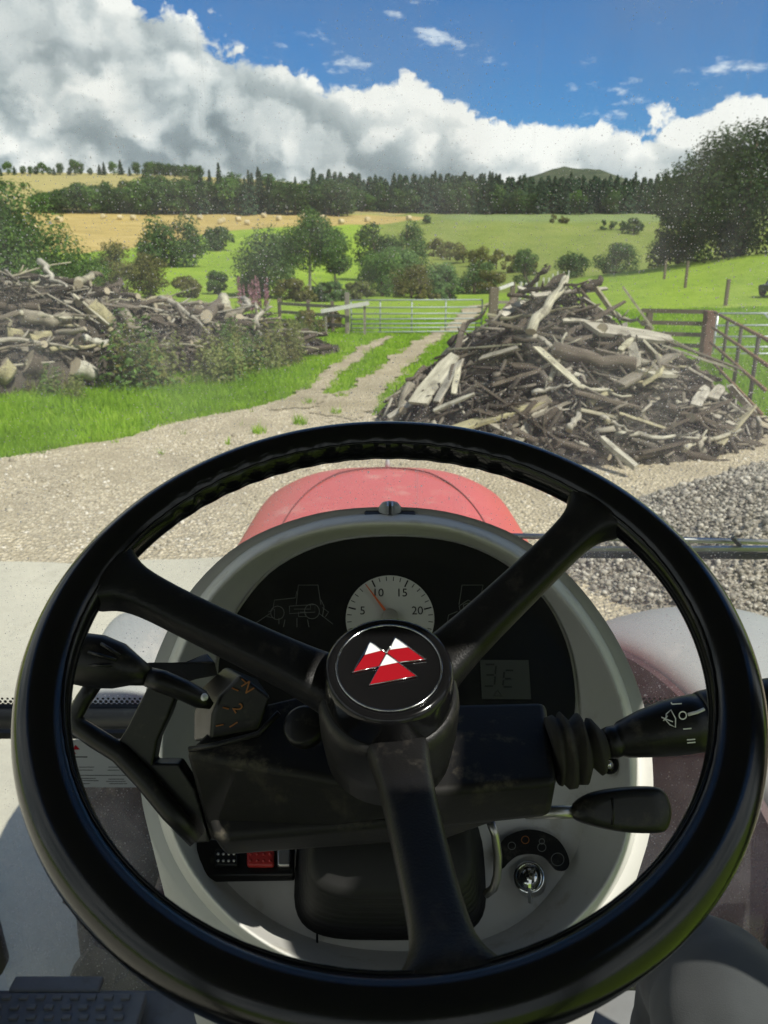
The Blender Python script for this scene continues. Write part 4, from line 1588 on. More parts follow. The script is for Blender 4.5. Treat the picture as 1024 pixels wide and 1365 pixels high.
while cnt < 230:
    s, d = rng.uniform(-0.3, 0.86), rng.uniform(-2.0, 0.7)
    q = LA + LD * (s * LLEN) + LN * d
    h = pile_l(q.x, q.y)
    if h < 0.05:
        continue
    ang = rng.normal(0.2, 0.55)
    t = Vector((math.cos(ang), math.sin(ang), rng.normal(0, 0.14))).normalized()
    kind = rng.uniform()
    if kind < 0.34:
        nm, me, L, th_ = 'log', LOGS[rng.integers(6)], rng.uniform(0.9, 2.2), rng.uniform(0.5, 0.95)
    elif kind < 0.38:
        nm, me, L, th_ = 'stump', STUMPS[rng.integers(4)], rng.uniform(0.35, 0.8), rng.uniform(0.4, 0.6)
    elif kind < 0.55:
        nm, me, L, th_ = 'plank', PLANKS[rng.integers(8)], rng.uniform(0.6, 1.8), rng.uniform(0.7, 1.2)
    else:
        nm, me, L, th_ = 'branch', (BRANCH + BRANCH_P * 3)[rng.integers(14)], rng.uniform(0.9, 2.6), rng.uniform(0.7, 1.5)
    c = Vector((q.x, q.y, h + rng.uniform(-0.10, 0.06)))
    piece(lp, nm, me, c - t * L / 2, c + t * L / 2, th_, rng.uniform(-0.6, 0.6))
    cnt += 1

# ================================================================== FENCES AND GATES
M_post = simple('fence_timber', (0.16, 0.13, 0.10), 0.9, 0.2, var=0.45, scale=7)
M_rail = simple('old_rail', (0.22, 0.20, 0.165), 0.9, 0.2, var=0.45, scale=7)
M_palerail = simple('pale_rail', (0.58, 0.57, 0.54), 0.75, 0.3, var=0.2, scale=7)
M_galv = simple('galvanised_steel', (0.52, 0.55, 0.56), 0.45, 0.5, metal=0.6, var=0.2, scale=9)
M_greyg = simple('dull_galvanised', (0.34, 0.38, 0.37), 0.6, 0.4, metal=0.35, var=0.25, scale=9)
M_rust = simple('rusty_pipe', (0.22, 0.135, 0.075), 0.8, 0.3, var=0.5, scale=14)
M_darkiron = simple('dark_iron', (0.07, 0.065, 0.05), 0.75, 0.3, var=0.4, scale=14)



def part_tube(root, name, m_, pts, r, n=7, smooth=True):
    mb = MB().tube([Vector(q) - root.location for q in pts], r, n)
    o = mb.obj(name, m_, None, smooth)
    o.parent = root
    return o


def part_beam(root, name, m_, a, b, w, h, bevel=None):
    mb = MB().beam(Vector(a) - root.location, Vector(b) - root.location, w, h)
    o = mb.obj(name, m_, None, False, bevel)
    o.parent = root
    return o


def gate(name, label, a, b, z0, zs, m_, r, uprights=(0.0, 1.0), brace=None):
    a, b = Vector(a), Vector(b)
    root = tag(empty(name, (a.x, a.y, z0)), label, 'gate')
    for z in zs:
        part_tube(root, 'bar', m_, [(a.x, a.y, z0 + z), (b.x, b.y, z0 + z)], r)
    for u in uprights:
        q = a.lerp(b, u)
        part_tube(root, 'upright', m_, [(q.x, q.y + 0.03, z0 + zs[0] - 0.02), (q.x, q.y + 0.03, z0 + zs[-1] + 0.02)], r * 1.1)
    if brace:
        q, s = a.lerp(b, brace[0]), a.lerp(b, brace[1])
        part_tube(root, 'brace', m_, [(q.x, q.y - 0.03, z0 + zs[0]), (s.x, s.y - 0.03, z0 + zs[-1])], r * 0.9)
    return root


gz = 0.1
gy = 27.6
ga, gb = Vector((X_at(468, gy, 1), gy)), Vector((X_at(645, gy, 1), gy + 0.4))
gate('field_gate', 'long grey metal field gate across the end of the track', ga, gb, tz(1, gy) - 0.02, [0.12, 0.26, 0.40, 0.56, 0.74, 0.95, 1.2], M_greyg, 0.024, (0.0, 0.22, 0.46, 0.72, 1.0))


def post(name, label, px, row_top, row_base, Y, w, m_=M_post, cat='post', group=None):
    x = X_at(px, Y, 0.5)
    zt, zb = row_z(row_top, Y), min(row_z(row_base, Y), tz(x, Y))
    o = MB().box((0, 0, (zt - zb) / 2 - 0.1), (w, w, zt - zb + 0.2)).obj(name, m_, None, False, (0.015, 1))
    o.location = (x, Y, zb)
    return tag(o, label, cat, group)


post('gate_post', 'thick dark gate post at the right end of the field gate', 657, 383, 420, 27.8, 0.30)
post('gate_post', 'thinner grey post at the left end of the field gate', 463, 390, 436, 27.2, 0.16, M_rail)
# hurdle right of the gate post
hr = tag(empty('hurdle', (X_at(664, 28.2, 1), 28.2, 0.1)), 'short pale topped hurdle between the gate post and the wood pile', 'hurdle')
x0, x1 = X_at(664, 28.2, 1), X_at(682, 28.6, 1)
for z in (0.35, 0.75, 1.05):
    part_beam(hr, 'rail', M_rail, (x0, 28.2, z), (x1 + 0.9, 28.8, z - 0.04), 0.03, 0.10)
part_beam(hr, 'top_rail', M_palerail, (x0, 28.05, row_z(385, 28)), (x1, 28.4, row_z(378, 28.4)), 0.06, 0.10)
part_beam(hr, 'post', M_post, (x1, 28.5, -0.1), (x1, 28.5, row_z(376, 28.5)), 0.16, 0.16)
part_beam(hr, 'sheet', M_palerail, (x0 + 0.05, 28.3, 0.45), (x1 - 0.12, 28.5, 0.45), 0.02, 0.6)
for z in (0.75, 1.05):
    part_beam(hr, 'rail', M_rail, (x1, 28.5, z + 0.05), (x1 + 1.5, 28.2, z), 0.03, 0.12)
# post and rail fence left of the gate
lf = tag(empty('rail_fence', (X_at(420, 28.5, 1), 28.5, 0)), 'old wooden rail fence left of the field gate, under the birches', 'fence')
xa, xb = X_at(372, 30, 1), X_at(462, 27.2, 1)
for z in (0.3, 0.62, 0.92):
    part_beam(lf, 'rail', M_rail, (xa, 30, z), (xb, 27.3, z), 0.04, 0.11)
for u in (0.0, 0.45, 0.8):
    x = xa + (xb - xa) * u
    part_beam(lf, 'post', M_post, (x, 30 - 2.7 * u + 0.08, -0.1), (x, 30 - 2.7 * u + 0.08, 1.1), 0.12, 0.12)
pr = tag(empty('sloping_rail', (X_at(450, 27, 1), 27, 0)), 'pale board leaning across the fence left of the field gate', 'board')
part_beam(pr, 'board', M_palerail, W(428, 415, 26.9), W(492, 404, 26.9), 0.05, 0.13)
for px in (434, 486):
    q = W(px, 414 - (px - 428) * 0.17, 26.9)
    part_beam(pr, 'prop', M_rail, (q.x, 26.98, -0.05), (q.x, 26.98, q.z), 0.08, 0.08)

# wooden fence behind the right wood pile
rf = tag(empty('rail_fence', (X_at(945, 19, 1), 19, 0)), 'dark four-rail wooden fence behind the right wood pile', 'fence')
for row_ in (416, 432, 447, 462):
    z = row_z(row_, 19)
    part_beam(rf, 'rail', M_post, (X_at(855, 19.6, z), 19.6, z), (X_at(946, 19, z), 19.08, z), 0.045, 0.10)
part_beam(rf, 'corner_post', simple('reddish_post', (0.17, 0.10, 0.075), 0.85, 0.2, var=0.4, scale=8), (X_at(945, 19, 1), 19, -0.1), (X_at(945, 19, 1), 19, row_z(414, 19)), 0.24, 0.24, (0.02, 1))
part_beam(rf, 'post', M_post, (X_at(866, 19.7, 1), 19.75, -0.1), (X_at(866, 19.7, 1), 19.75, row_z(413, 19.7)), 0.14, 0.14)
# bright galvanised gate beyond it
zz = [row_z(r_, 20.5) for r_ in (496, 489, 481, 472, 463, 449, 434, 418)]
gate('field_gate', 'bright galvanised gate right of the corner post', (X_at(957, 20.5, 1), 20.5), (X_at(957, 20.5, 1) + 3.4, 20.7), 0.0, zz, M_galv, 0.026, (0.0, 1.0), (0.9, 0.35))
# rusty pipe railing running towards the tractor
pr_ = tag(empty('pipe_railing', (8.2, 19, 0)), 'rusty pipe railing running down beside the right wood pile', 'railing')
A0 = Vector((X_at(946, 19, 1), 18.8, 0))
B0 = Vector((5.75, 11.6, 0))
for z in (1.27, 0.92, 0.57, 0.2):
    part_tube(pr_, 'pipe', M_rust, [A0 + Vector((0, 0, z)), B0 + Vector((0, 0, z))], 0.032)
for u in (0.30, 0.56, 0.82):
    q = A0.lerp(B0, u)
    part_tube(pr_, 'standard', M_darkiron, [q + Vector((0.03, 0, -0.1)), q + Vector((0.03, 0, 1.29))], 0.036)
# posts on the field
post('field_post', 'nearest leaning fence post on the bright green field', 967, 372, 403, 36, 0.14, group='posts on the green field')
post('field_post', 'middle fence post on the bright green field', 912, 348, 381, 47, 0.14, group='posts on the green field')
post('field_post', 'farthest fence post on the bright green field', 884, 346, 366, 60, 0.16, group='posts on the green field')
for i in range(11):
    u = i / 10
    px = 684 + 74 * u + rng.uniform(-2, 2)
    Y = 38 + 42 * u
    x = X_at(px, Y, 0.5)
    zb = tz(x, Y)
    o = MB().beam((0, 0, -0.2), (0.02, 0, 1.15), 0.10, 0.10).obj('fence_post', M_palerail, None)
    o.location = (x, Y, zb)
    o.rotation_euler = (rng.uniform(-0.06, 0.06), rng.uniform(-0.06, 0.06), 0)
    tag(o, 'thin pale fence post in the row climbing beyond the wood pile', 'post', 'fence posts beyond the wood pile')

# small utility vehicle at the right edge
def build_vehicle():
    Y = 40.0
    x = X_at(1038, Y, 1.2)
    z = tz(x, Y)
    v = tag(empty('utility_vehicle', (x, Y, z), 0.35), 'small dark open vehicle with a windscreen at the right edge of the field', 'vehicle')
    v.scale = (0.72, 0.72, 0.72)
    dk = simple('vehicle_paint', (0.03, 0.045, 0.03), 0.5, 0.5)
    tyre = simple('vehicle_tyre', (0.02, 0.02, 0.02), 0.9, 0.2)
    gl = simple('vehicle_glass', (0.25, 0.32, 0.35), 0.15, 0.8)
    body = MB()
    prof = [(-1.2, 0.35), (-1.25, 0.75), (-0.5, 0.85), (-0.35, 0.55), (0.35, 0.55), (0.45, 0.85), (1.1, 0.75), (1.2, 0.35)]
    body.loft([[Vector((px_, -0.6, pz)) for px_, pz in prof], [Vector((px_, 0.6, pz)) for px_, pz in prof]], True, True, True)
    body.obj('body', dk, v, False, 0.05).matrix_parent_inverse = Matrix()
    for sx in (-0.8, 0.8):
        for sy in (-0.55, 0.55):
            MB().lathe([(0.0, -0.1), (0.2, -0.1), (0.3, -0.07), (0.3, 0.07), (0.2, 0.1), (0.0, 0.1)], (sx, sy, 0.3), (0, 1, 0), 16).obj('wheel', tyre, v, True).matrix_parent_inverse = Matrix()
    MB().add([(-0.62, -0.55, 0.82), (-0.62, 0.55, 0.82), (-0.25, 0.48, 1.4), (-0.25, -0.48, 1.4), (-0.6, -0.55, 0.80), (-0.6, 0.55, 0.80), (-0.22, 0.48, 1.39), (-0.22, -0.48, 1.39)],
             [(0, 1, 2, 3), (7, 6, 5, 4), (0, 4, 5, 1), (1, 5, 6, 2), (2, 6, 7, 3), (3, 7, 4, 0)]).obj('windscreen', gl, v).matrix_parent_inverse = Matrix()
    for sy in (-0.5, 0.5):
        MB().tube([(-0.66, sy * 1.1, 0.8), (-0.28, sy, 1.43), (0.5, sy, 1.43), (0.6, sy, 0.7)], 0.035, 8).obj('roll_bar', dk, v, True).matrix_parent_inverse = Matrix()
    MB().box((0.25, 0, 0.72), (0.45, 1.0, 0.3)).obj('seat', tyre, v, False, 0.06).matrix_parent_inverse = Matrix()


build_vehicle()

# ================================================================== TRACTOR
RV = Vector((1, 0, 0))
UV = Vector((0, ST, CT))
FV = Vector((0, CT, -ST))
M_rim = simple('rim_rubber', (0.0055, 0.006, 0.007), 0.16, 0.42, var=0.2, scale=14, bump=0.06, bscale=900, bdist=0.0006)
M_spoke = simple('spoke_plastic', (0.0070, 0.0070, 0.0075), 0.40, 0.32, var=0.2, scale=16, bump=0.35, bscale=700, bdist=0.0008, dust=0.22, dcol=(0.09, 0.08, 0.065), dscale=60)
M_black = simple('black_plastic', (0.0065, 0.0067, 0.0070), 0.36, 0.34, var=0.25, scale=18, bump=0.15, bscale=500, bdist=0.0006, dust=0.40, dcol=(0.12, 0.105, 0.08), dscale=55)
M_cover = simple('dusty_cover', (0.0080, 0.0080, 0.0082), 0.50, 0.28, var=0.25, scale=18, bump=0.2, bscale=420, bdist=0.0006, dust=0.85, dcol=(0.10, 0.088, 0.064), dscale=42)
M_blackclean = simple('black_gloss_plastic', (0.006, 0.006, 0.0065), 0.13, 0.35, var=0.2, scale=20)
M_rubber = simple('black_rubber', (0.008, 0.008, 0.008), 0.62, 0.35, var=0.3, scale=25, dust=0.30, dcol=(0.10, 0.095, 0.08))
M_bellows = simple('dusty_bellows', (0.030, 0.027, 0.023), 0.75, 0.3, var=0.4, scale=30, dust=0.5, dcol=(0.20, 0.185, 0.15))
M_grey = simple('console_grey', (0.57, 0.565, 0.53), 0.50, 0.4, var=0.06, scale=30, bump=0.12, bscale=900, bdist=0.0004, dust=0.42, dcol=(0.33, 0.29, 0.20), dscale=32)
M_greyp = simple('pedestal_grey', (0.48, 0.475, 0.44), 0.55, 0.4, var=0.08, scale=20, bump=0.12, bscale=900, bdist=0.0004, dust=0.35, dcol=(0.26, 0.23, 0.17))
M_panel = simple('cluster_black', (0.010, 0.0105, 0.0115), 0.28, 0.4, var=0.2, scale=20, dust=0.10, dcol=(0.10, 0.10, 0.09))
M_dial = simple('dial_face', (0.50, 0.50, 0.47), 0.5, 0.4, var=0.04, scale=20)
M_ink = simple('dial_ink', (0.02, 0.02, 0.02), 0.6, 0.3)
M_needle = simple('needle_orange', (0.62, 0.13, 0.04), 0.5, 0.4)
M_outline = simple('printed_grey', (0.16, 0.165, 0.16), 0.6, 0.3)
M_white = simple('white_print', (0.72, 0.72, 0.70), 0.5, 0.4, var=0.05)
M_red = simple('emblem_red', (0.28, 0.006, 0.012), 0.25, 0.5, var=0.08)
M_emwhite = simple('emblem_white', (0.72, 0.74, 0.74), 0.3, 0.5, var=0.04)
M_chrome = simple('chrome', (0.75, 0.75, 0.74), 0.14, 0.5, metal=1.0, var=0.06)
M_steel = simple('dull_steel', (0.42, 0.41, 0.39), 0.35, 0.5, metal=0.9, var=0.2)
M_lcd = simple('lcd', (0.060, 0.066, 0.060), 0.35, 0.5, var=0.05)
M_lcdink = simple('lcd_ink', (0.02, 0.022, 0.02), 0.4, 0.5)
M_orange = simple('orange_print', (0.30, 0.12, 0.035), 0.6, 0.3)
M_redsw = simple('red_switch', (0.42, 0.03, 0.025), 0.4, 0.5)
M_trim = simple('frame_black', (0.022, 0.023, 0.024), 0.45, 0.45, dust=0.4, dcol=(0.2, 0.19, 0.16))
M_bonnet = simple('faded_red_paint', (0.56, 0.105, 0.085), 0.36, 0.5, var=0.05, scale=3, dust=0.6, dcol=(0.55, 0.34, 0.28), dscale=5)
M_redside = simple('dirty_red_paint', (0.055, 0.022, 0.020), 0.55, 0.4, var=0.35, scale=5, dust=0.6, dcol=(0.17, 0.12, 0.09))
M_fender = simple('grey_mudguard', (0.31, 0.32, 0.30), 0.48, 0.4, var=0.10, scale=6, dust=0.45, dcol=(0.42, 0.40, 0.36))
M_tyre = simple('tyre_rubber', (0.028, 0.027, 0.025), 0.9, 0.2, var=0.3, scale=9, dust=0.6, dcol=(0.22, 0.20, 0.16))
M_mat = simple('floor_rubber', (0.20, 0.205, 0.20), 0.7, 0.3, var=0.25, scale=16, dust=0.6, dcol=(0.16, 0.15, 0.13))
M_roof = simple('cab_lining', (0.09, 0.09, 0.088), 0.8, 0.3)
M_decal = simple('decal_silver', (0.34, 0.35, 0.35), 0.5, 0.4, var=0.06)


def glass_mat(name, haze, speck, streak):
    m = bpy.data.materials.new(name)
    m.use_nodes = True
    nt = NT(m.node_tree)
    nt.n.clear()
    out = nt.new('ShaderNodeOutputMaterial')
    tc = nt.new('ShaderNodeTexCoord').outputs['Object']
    sep = nt.new('ShaderNodeSeparateXYZ')
    nt.l.new(tc, sep.inputs[0])
    cmb = nt.new('ShaderNodeCombineXYZ')
    nt.l.new(sep.outputs[0], cmb.inputs[0])
    nt.l.new(sep.outputs[2], cmb.inputs[1])
    p2 = cmb.outputs[0]

    def v2(vec, scale, out_='Distance'):
        n = nt.new('ShaderNodeTexVoronoi', voronoi_dimensions='2D')
        nt.put(n.inputs['Vector'], vec)
        n.inputs['Scale'].default_value = scale
        return n.outputs['Distance'], n.outputs['Color']
    wob = nt.vmath('ADD', p2, nt.vmath('SCALE', nt.noise(p2, 160, 2, 0.6, out='Color'), scale=0.0035))
    fac = None
    dens = nt.sstep(nt.noise(p2, 3.0, 3, 0.6), 0.35, 0.65, 0.35, 1.0)
    dens = nt.math('MULTIPLY', dens, nt.sstep(sep.outputs[2], 0.16, 0.40, 1.0, 0.22))
    for sc, keep, size in ((105, 0.45, 0.15), (46, 0.70, 0.095), (220, 0.35, 0.22)):
        d, c = v2(wob, sc)
        sc_ = nt.new('ShaderNodeSeparateColor')
        nt.l.new(c, sc_.inputs[0])
        on = nt.math('GREATER_THAN', sc_.outputs[0], keep)
        s = nt.math('MULTIPLY', nt.math('MULTIPLY', sc_.outputs[1], sc_.outputs[1]), size)
        dot = nt.math('MULTIPLY', nt.math('LESS_THAN', d, s), nt.math('MULTIPLY', on, nt.math('ADD', 0.25, nt.math('MULTIPLY', sc_.outputs[2], 0.75))))
        fac = dot if fac is None else nt.math('MAXIMUM', fac, dot)
    fac = nt.math('MULTIPLY', nt.math('MULTIPLY', fac, dens), speck)
    st = nt.noise(nt.vmath('MULTIPLY', p2, (26.0, 1.6, 1.0)), 1.0, 5, 0.65)
    smear = nt.noise(nt.vmath('ADD', nt.vmath('MULTIPLY', p2, (3.0, 2.0, 1.0)), (4.2, 1.0, 0)), 1.6, 6, 0.62)
    stf = nt.math('MULTIPLY', nt.sstep(st, 0.58, 0.80), streak)
    hz = nt.math('MULTIPLY', nt.math('ADD', 0.45, nt.sstep(smear, 0.35, 0.70)), haze)
    dust = nt.math('ADD', nt.math('ADD', hz, stf), fac, clamp=True)
    tr = nt.new('ShaderNodeBsdfTransparent')
    tr.inputs[0].default_value = (0.93, 0.955, 0.94, 1)
    df = nt.new('ShaderNodeBsdfDiffuse')
    df.inputs[0].default_value = (0.85, 0.84, 0.80, 1)
    tl = nt.new('ShaderNodeBsdfTranslucent')
    tl.inputs[0].default_value = (0.92, 0.91, 0.86, 1)
    dm = nt.new('ShaderNodeMixShader')
    dm.inputs[0].default_value = 0.8
    nt.l.new(df.outputs[0], dm.inputs[1])
    nt.l.new(tl.outputs[0], dm.inputs[2])
    mx = nt.new('ShaderNodeMixShader')
    nt.put(mx.inputs[0], dust)
    nt.l.new(tr.outputs[0], mx.inputs[1])
    nt.l.new(dm.outputs[0], mx.inputs[2])
    gl = nt.new('ShaderNodeBsdfGlossy')
    gl.inputs['Roughness'].default_value = 0.03
    fr = nt.new('ShaderNodeFresnel')
    fr.inputs[0].default_value = 1.3
    m2 = nt.new('ShaderNodeMixShader')
    nt.put(m2.inputs[0], nt.math('MULTIPLY', fr.outputs[0], 0.6))
    nt.l.new(mx.outputs[0], m2.inputs[1])
    nt.l.new(gl.outputs[0], m2.inputs[2])
    nt.l.new(m2.outputs[0], out.inputs[0])
    return m


def clear_mat(name, tint=(1, 1, 1), gloss=0.0):
    m = bpy.data.materials.new(name)
    m.use_nodes = True
    nt = NT(m.node_tree)
    nt.n.clear()
    out = nt.new('ShaderNodeOutputMaterial')
    tr = nt.new('ShaderNodeBsdfTransparent')
    tr.inputs[0].default_value = (*tint, 1)
    if not gloss:
        nt.l.new(tr.outputs[0], out.inputs[0])
        return m
    gl = nt.new('ShaderNodeBsdfGlossy')
    gl.inputs['Roughness'].default_value = 0.02
    mx = nt.new('ShaderNodeMixShader')
    mx.inputs[0].default_value = gloss
    nt.l.new(tr.outputs[0], mx.inputs[1])
    nt.l.new(gl.outputs[0], mx.inputs[2])
    nt.l.new(mx.outputs[0], out.inputs[0])
    return m


M_clear = clear_mat('clear_glass')
M_glass = glass_mat('dusty_windscreen', 0.16, 1.0, 0.20)
M_glasslow = glass_mat('dirty_lower_glass', 0.20, 0.45, 0.20)
M_glassside = clear_mat('side_glass', (0.94, 0.955, 0.945), 0.03)


def pane(name, size, m_, face):
    """glass pane; the dust lies on one face (index), the others are clear"""
    o = MB().box((0, 0, 0), size).obj(name, M_clear, tractor)
    o.data.materials.append(m_)
    best = max(o.data.polygons, key=lambda p_: p_.normal.dot(Vector(face)))
    best.material_index = 1
    return o

tractor = tag(empty('tractor', (0, 0.8, 0)), 'red tractor seen from its cab, with black steering wheel and grey dashboard', 'tractor')


class Plane:
    """flat face in space; u right, v up within the face, n towards the viewer"""
    def __init__(s, o, u, v):
        s.o = Vector(o)
        s.u = Vector(u).normalized()
        s.n = s.u.cross(Vector(v)).normalized()
        s.v = s.n.cross(s.u).normalized()

    def ray(s, px, py, lift=0.0):
        """where the sight line through a photograph pixel meets the face"""
        d = P(px, py, 1.0) - Vector((0, 0, EYE))
        o = s.o + s.n * lift
        k = (o - Vector((0, 0, EYE))).dot(s.n) / d.dot(s.n)
        return Vector((0, 0, EYE)) + d * k

    def uv(s, px, py, lift=0.0):
        q = s.ray(px, py, lift) - s.o
        return q.dot(s.u), q.dot(s.v)

    def at(s, a, b, h=0.0):
        return s.o + s.u * a + s.v * b + s.n * h


def plate(pl, pts, h0, h1):
    """prism on a plane from (u, v) points between heights h0 and h1"""
    mb = MB()
    mb.loft([[pl.at(a, b, h0) for a, b in pts], [pl.at(a, b, h1) for a, b in pts]], True, True, True)
    return mb


def text_mesh(s, size):
    cu = bpy.data.curves.new('txt', 'FONT')
    cu.body = s
    cu.size = size
    cu.align_x = 'CENTER'
    cu.align_y = 'CENTER'
    cu.extrude = size * 0.01
    cu.resolution_u = 3
    o = bpy.data.objects.new('txt', cu)
    COL.objects.link(o)
    dg = bpy.context.evaluated_depsgraph_get()
    me = bpy.data.meshes.new_from_object(o.evaluated_get(dg))
    bpy.data.objects.remove(o)
    return me


def text_on(pl, s, a, b, size, m_, parent, name, rot=0.0, h=0.0006, sx=1.0):
    me = text_mesh(s, size)
    cr, sr = math.cos(rot), math.sin(rot)
    for v in me.vertices:
        x, y, z = v.co.x * sx, v.co.y, v.co.z
        q = pl.at(a + x * cr - y * sr, b + x * sr + y * cr, h + z)
        v.co = q
    me.materials.append(m_)
    return link(name, me, parent)


def smooth_loop(pts, n):
    """closed Catmull-Rom through 2-D points, n samples"""
    m = len(pts)
    out = []
    for i in range(n):
        t = i * m / n
        k = int(t)
        f = t - k
        p0, p1, p2, p3 = [Vector(pts[(k + j) % m]) for j in (-1, 0, 1, 2)]
        out.append(0.5 * ((2 * p1) + (-p0 + p2) * f + (2 * p0 - 5 * p1 + 4 * p2 - p3) * f * f + (-p0 + 3 * p1 - 3 * p2 + p3) * f ** 3))
    return out


# ------------------------------------------------------------------ bonnet, mudguards, wheels
def build_front():
    # bonnet: cross-sections from the cab to the nose
    loops = []
    n = 28
    for (Y, hw, top, drop) in ((1.26, 0.405, 1.765, 0.30), (1.6, 0.41, 1.78, 0.32), (2.0, 0.40, 1.785, 0.36), (2.25, 0.395, 1.782, 0.5), (2.40, 0.385, 1.772, 0.7), (2.51, 0.36, 1.745, 0.8), (2.57, 0.31, 1.685, 0.8), (2.595, 0.26, 1.57, 0.8)):
        lp = []
        for j in range(n):
            u = -1 + 2 * j / (n - 1)
            a = abs(u)
            x = hw * math.copysign(min(1, a * 1.28), u)
            if a < 0.78:
                z = top - 0.10 * (a / 0.78) ** 3.2
            else:
                z = top - 0.10 - drop * (a - 0.78) / 0.22
                x = hw * math.copysign(1.0 + 0.06 * (a - 0.78) / 0.22, u)
            lp.append(Vector((x, Y, z)))
        loops.append(lp)
    b = MB().loft(loops, False)
    nose = [q for q in loops[-1]]
    b.add(nose, [tuple(range(len(nose)))])
    bon = b.obj('bonnet', M_bonnet, tractor, True)
    bon.modifiers.new('sub', 'SUBSURF').levels = 1
    bon['label'] = 'faded dusty red bonnet in front of the windscreen'
    # oval shut line on the bonnet
    pts = []
    for i in range(41):
        a = math.pi * i / 40
        x = 0.265 * math.cos(a)
        y = 1.72 + 0.66 * math.sin(a) ** 0.8
        hw = 0.40
        z = 1.785 - 0.10 * (abs(x) / hw * 1.0) ** 3.2 + (-0.010 if y > 2.3 else 0) * (y - 2.3) / 0.10
        pts.append((x, y, z - 0.0015))
    MB().tube(pts, 0.0025, 6).obj('shut_line', simple('shut_line', (0.16, 0.04, 0.035), 0.8), bon, True)
    MB().lathe([(0.0, 0.0), (0.010, 0.0), (0.008, 0.02), (0.004, 0.045), (0.0, 0.05)], Vector((0.012, 2.46, 1.75)), (0, 0, 1), 12).obj('nose_marker', M_galv, bon, True)
    # engine side panels and skirt
    for s in (-1, 1):
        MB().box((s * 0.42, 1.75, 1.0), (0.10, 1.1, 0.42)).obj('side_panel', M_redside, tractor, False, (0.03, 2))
    MB().box((0, 1.9, 0.82), (0.55, 1.6, 0.5)).obj('engine_block', simple('engine', (0.035, 0.033, 0.03), 0.8, 0.3), tractor, False, (0.03, 2))
    MB().tube([(-1.0, 2.05, 0.6), (1.0, 2.05, 0.6)], 0.08, 12).obj('front_axle', M_darkiron, tractor, True)

    def wheel(x, y, steer, r, w):
        c = Vector((x, y, r))
        ax = Vector((math.cos(steer), math.sin(steer), 0))
        prof = [(r * 0.52, -w * 0.42), (r * 0.62, -w * 0.52), (r * 0.9, -w * 0.5), (r * 0.985, -w * 0.40), (r, -w * 0.2), (r, w * 0.2), (r * 0.985, w * 0.40), (r * 0.9, w * 0.5), (r * 0.62, w * 0.52), (r * 0.52, w * 0.42)]
        ty = MB().lathe(prof, c, ax, 40).obj('front_wheel', M_tyre, tractor, True)
        lug = MB()
        e1 = Vector((0, 0, 1))
        e2 = ax.cross(e1)
        for k in range(18):
            a = 6.2832 * k / 18
            for s in (-1, 1):
                a2 = a + (0.17 if s > 0 else 0)
                d = e1 * math.cos(a2) + e2 * math.sin(a2)
                tdir = (-e1 * math.sin(a2) + e2 * math.cos(a2))
                p0 = c + d * (r * 1.0) + ax * (0.02 * s)
                p1 = c + d * (r * 0.985) + ax * (w * 0.46 * s) + tdir * 0.10
                lug.beam(p0, p1, 0.045, 0.05, d)
        lug.obj('tread', M_tyre, ty)
        MB().lathe([(0.0, -0.02), (r * 0.3, -0.02), (r * 0.5, w * 0.3), (r * 0.53, w * 0.42), (r * 0.5, w * 0.42), (r * 0.3, 0.02), (0.0, 0.02)], c, ax, 28).obj('rim', M_galv, ty, True)

    wheel(0.98, 2.05, R(20), 0.62, 0.34)
    wheel(-0.80, 2.16, R(8), 0.60, 0.20)

    def guard(x, y, steer, r, w, a0, a1, name, label, crown):
        """shell over the tyre, thickness 6 mm, inner edge rolled down"""
        ax = Vector((math.cos(steer), math.sin(steer), 0))
        e1 = Vector((0, 0, 1))
        e2 = Vector((-ax.y, ax.x, 0))
        c = Vector((x, y, 0.62))
        sec = [(-0.56, -0.085), (-0.53, -0.03), (-0.47, 0.0), (-0.25, crown * 0.7), (0.0, crown), (0.25, crown * 0.7), (0.46, 0.0), (0.51, -0.03), (0.53, -0.07)]
        lo, li = [], []
        for i in range(25):
            a = a0 + (a1 - a0) * i / 24
            d = e1 * math.cos(a) + e2 * math.sin(a)
            k = 1 - 0.35 * max(0, (abs(i - 12) - 8) / 4) ** 2 * 0.25
            lo.append([c + ax * (s * w * k) + d * (r + h) for s, h in sec])
            li.append([c + ax * (s * w * k * 0.985) + d * (r + h - 0.006) for s, h in sec])
        mb = MB()
        loops = [o_ + i_[::-1] for o_, i_ in zip(lo, li)]
        mb.loft(loops, True, True, True)
        g = mb.obj(name, M_fender, tractor, True)
        g['label'] = label
        g.modifiers.new('sub', 'SUBSURF').levels = 1
        return g
    guard(1.03, 2.05, R(22), 0.72, 0.52, R(-62), R(50), 'mudguard', 'grey domed mudguard over the right front wheel', 0.03)
    # red inner wing below the right mudguard
    ax = Vector((math.cos(R(22)), math.sin(R(22)), 0))
    e2 = Vector((-ax.y, ax.x, 0))
    cc = Vector((1.03, 2.05, 0.62)) - ax * 0.300
    arc = [(math.cos(a_) * 0.685, math.sin(a_) * 0.685) for a_ in np.linspace(R(-70), R(60), 24)]
    arc = [(0.0, arc[0][1])] + arc + [(0.0, arc[-1][1])]
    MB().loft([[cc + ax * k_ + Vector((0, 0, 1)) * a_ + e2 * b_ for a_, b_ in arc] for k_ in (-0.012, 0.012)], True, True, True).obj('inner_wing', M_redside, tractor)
    guard(-0.78, 2.16, R(8), 0.68, 0.21, R(-42), R(36), 'mudguard', 'narrow grey mudguard over the left front wheel', 0.02)


build_front()


# ------------------------------------------------------------------ cab: glass, frame, roof, floor
WY = 1.20                       # windscreen distance


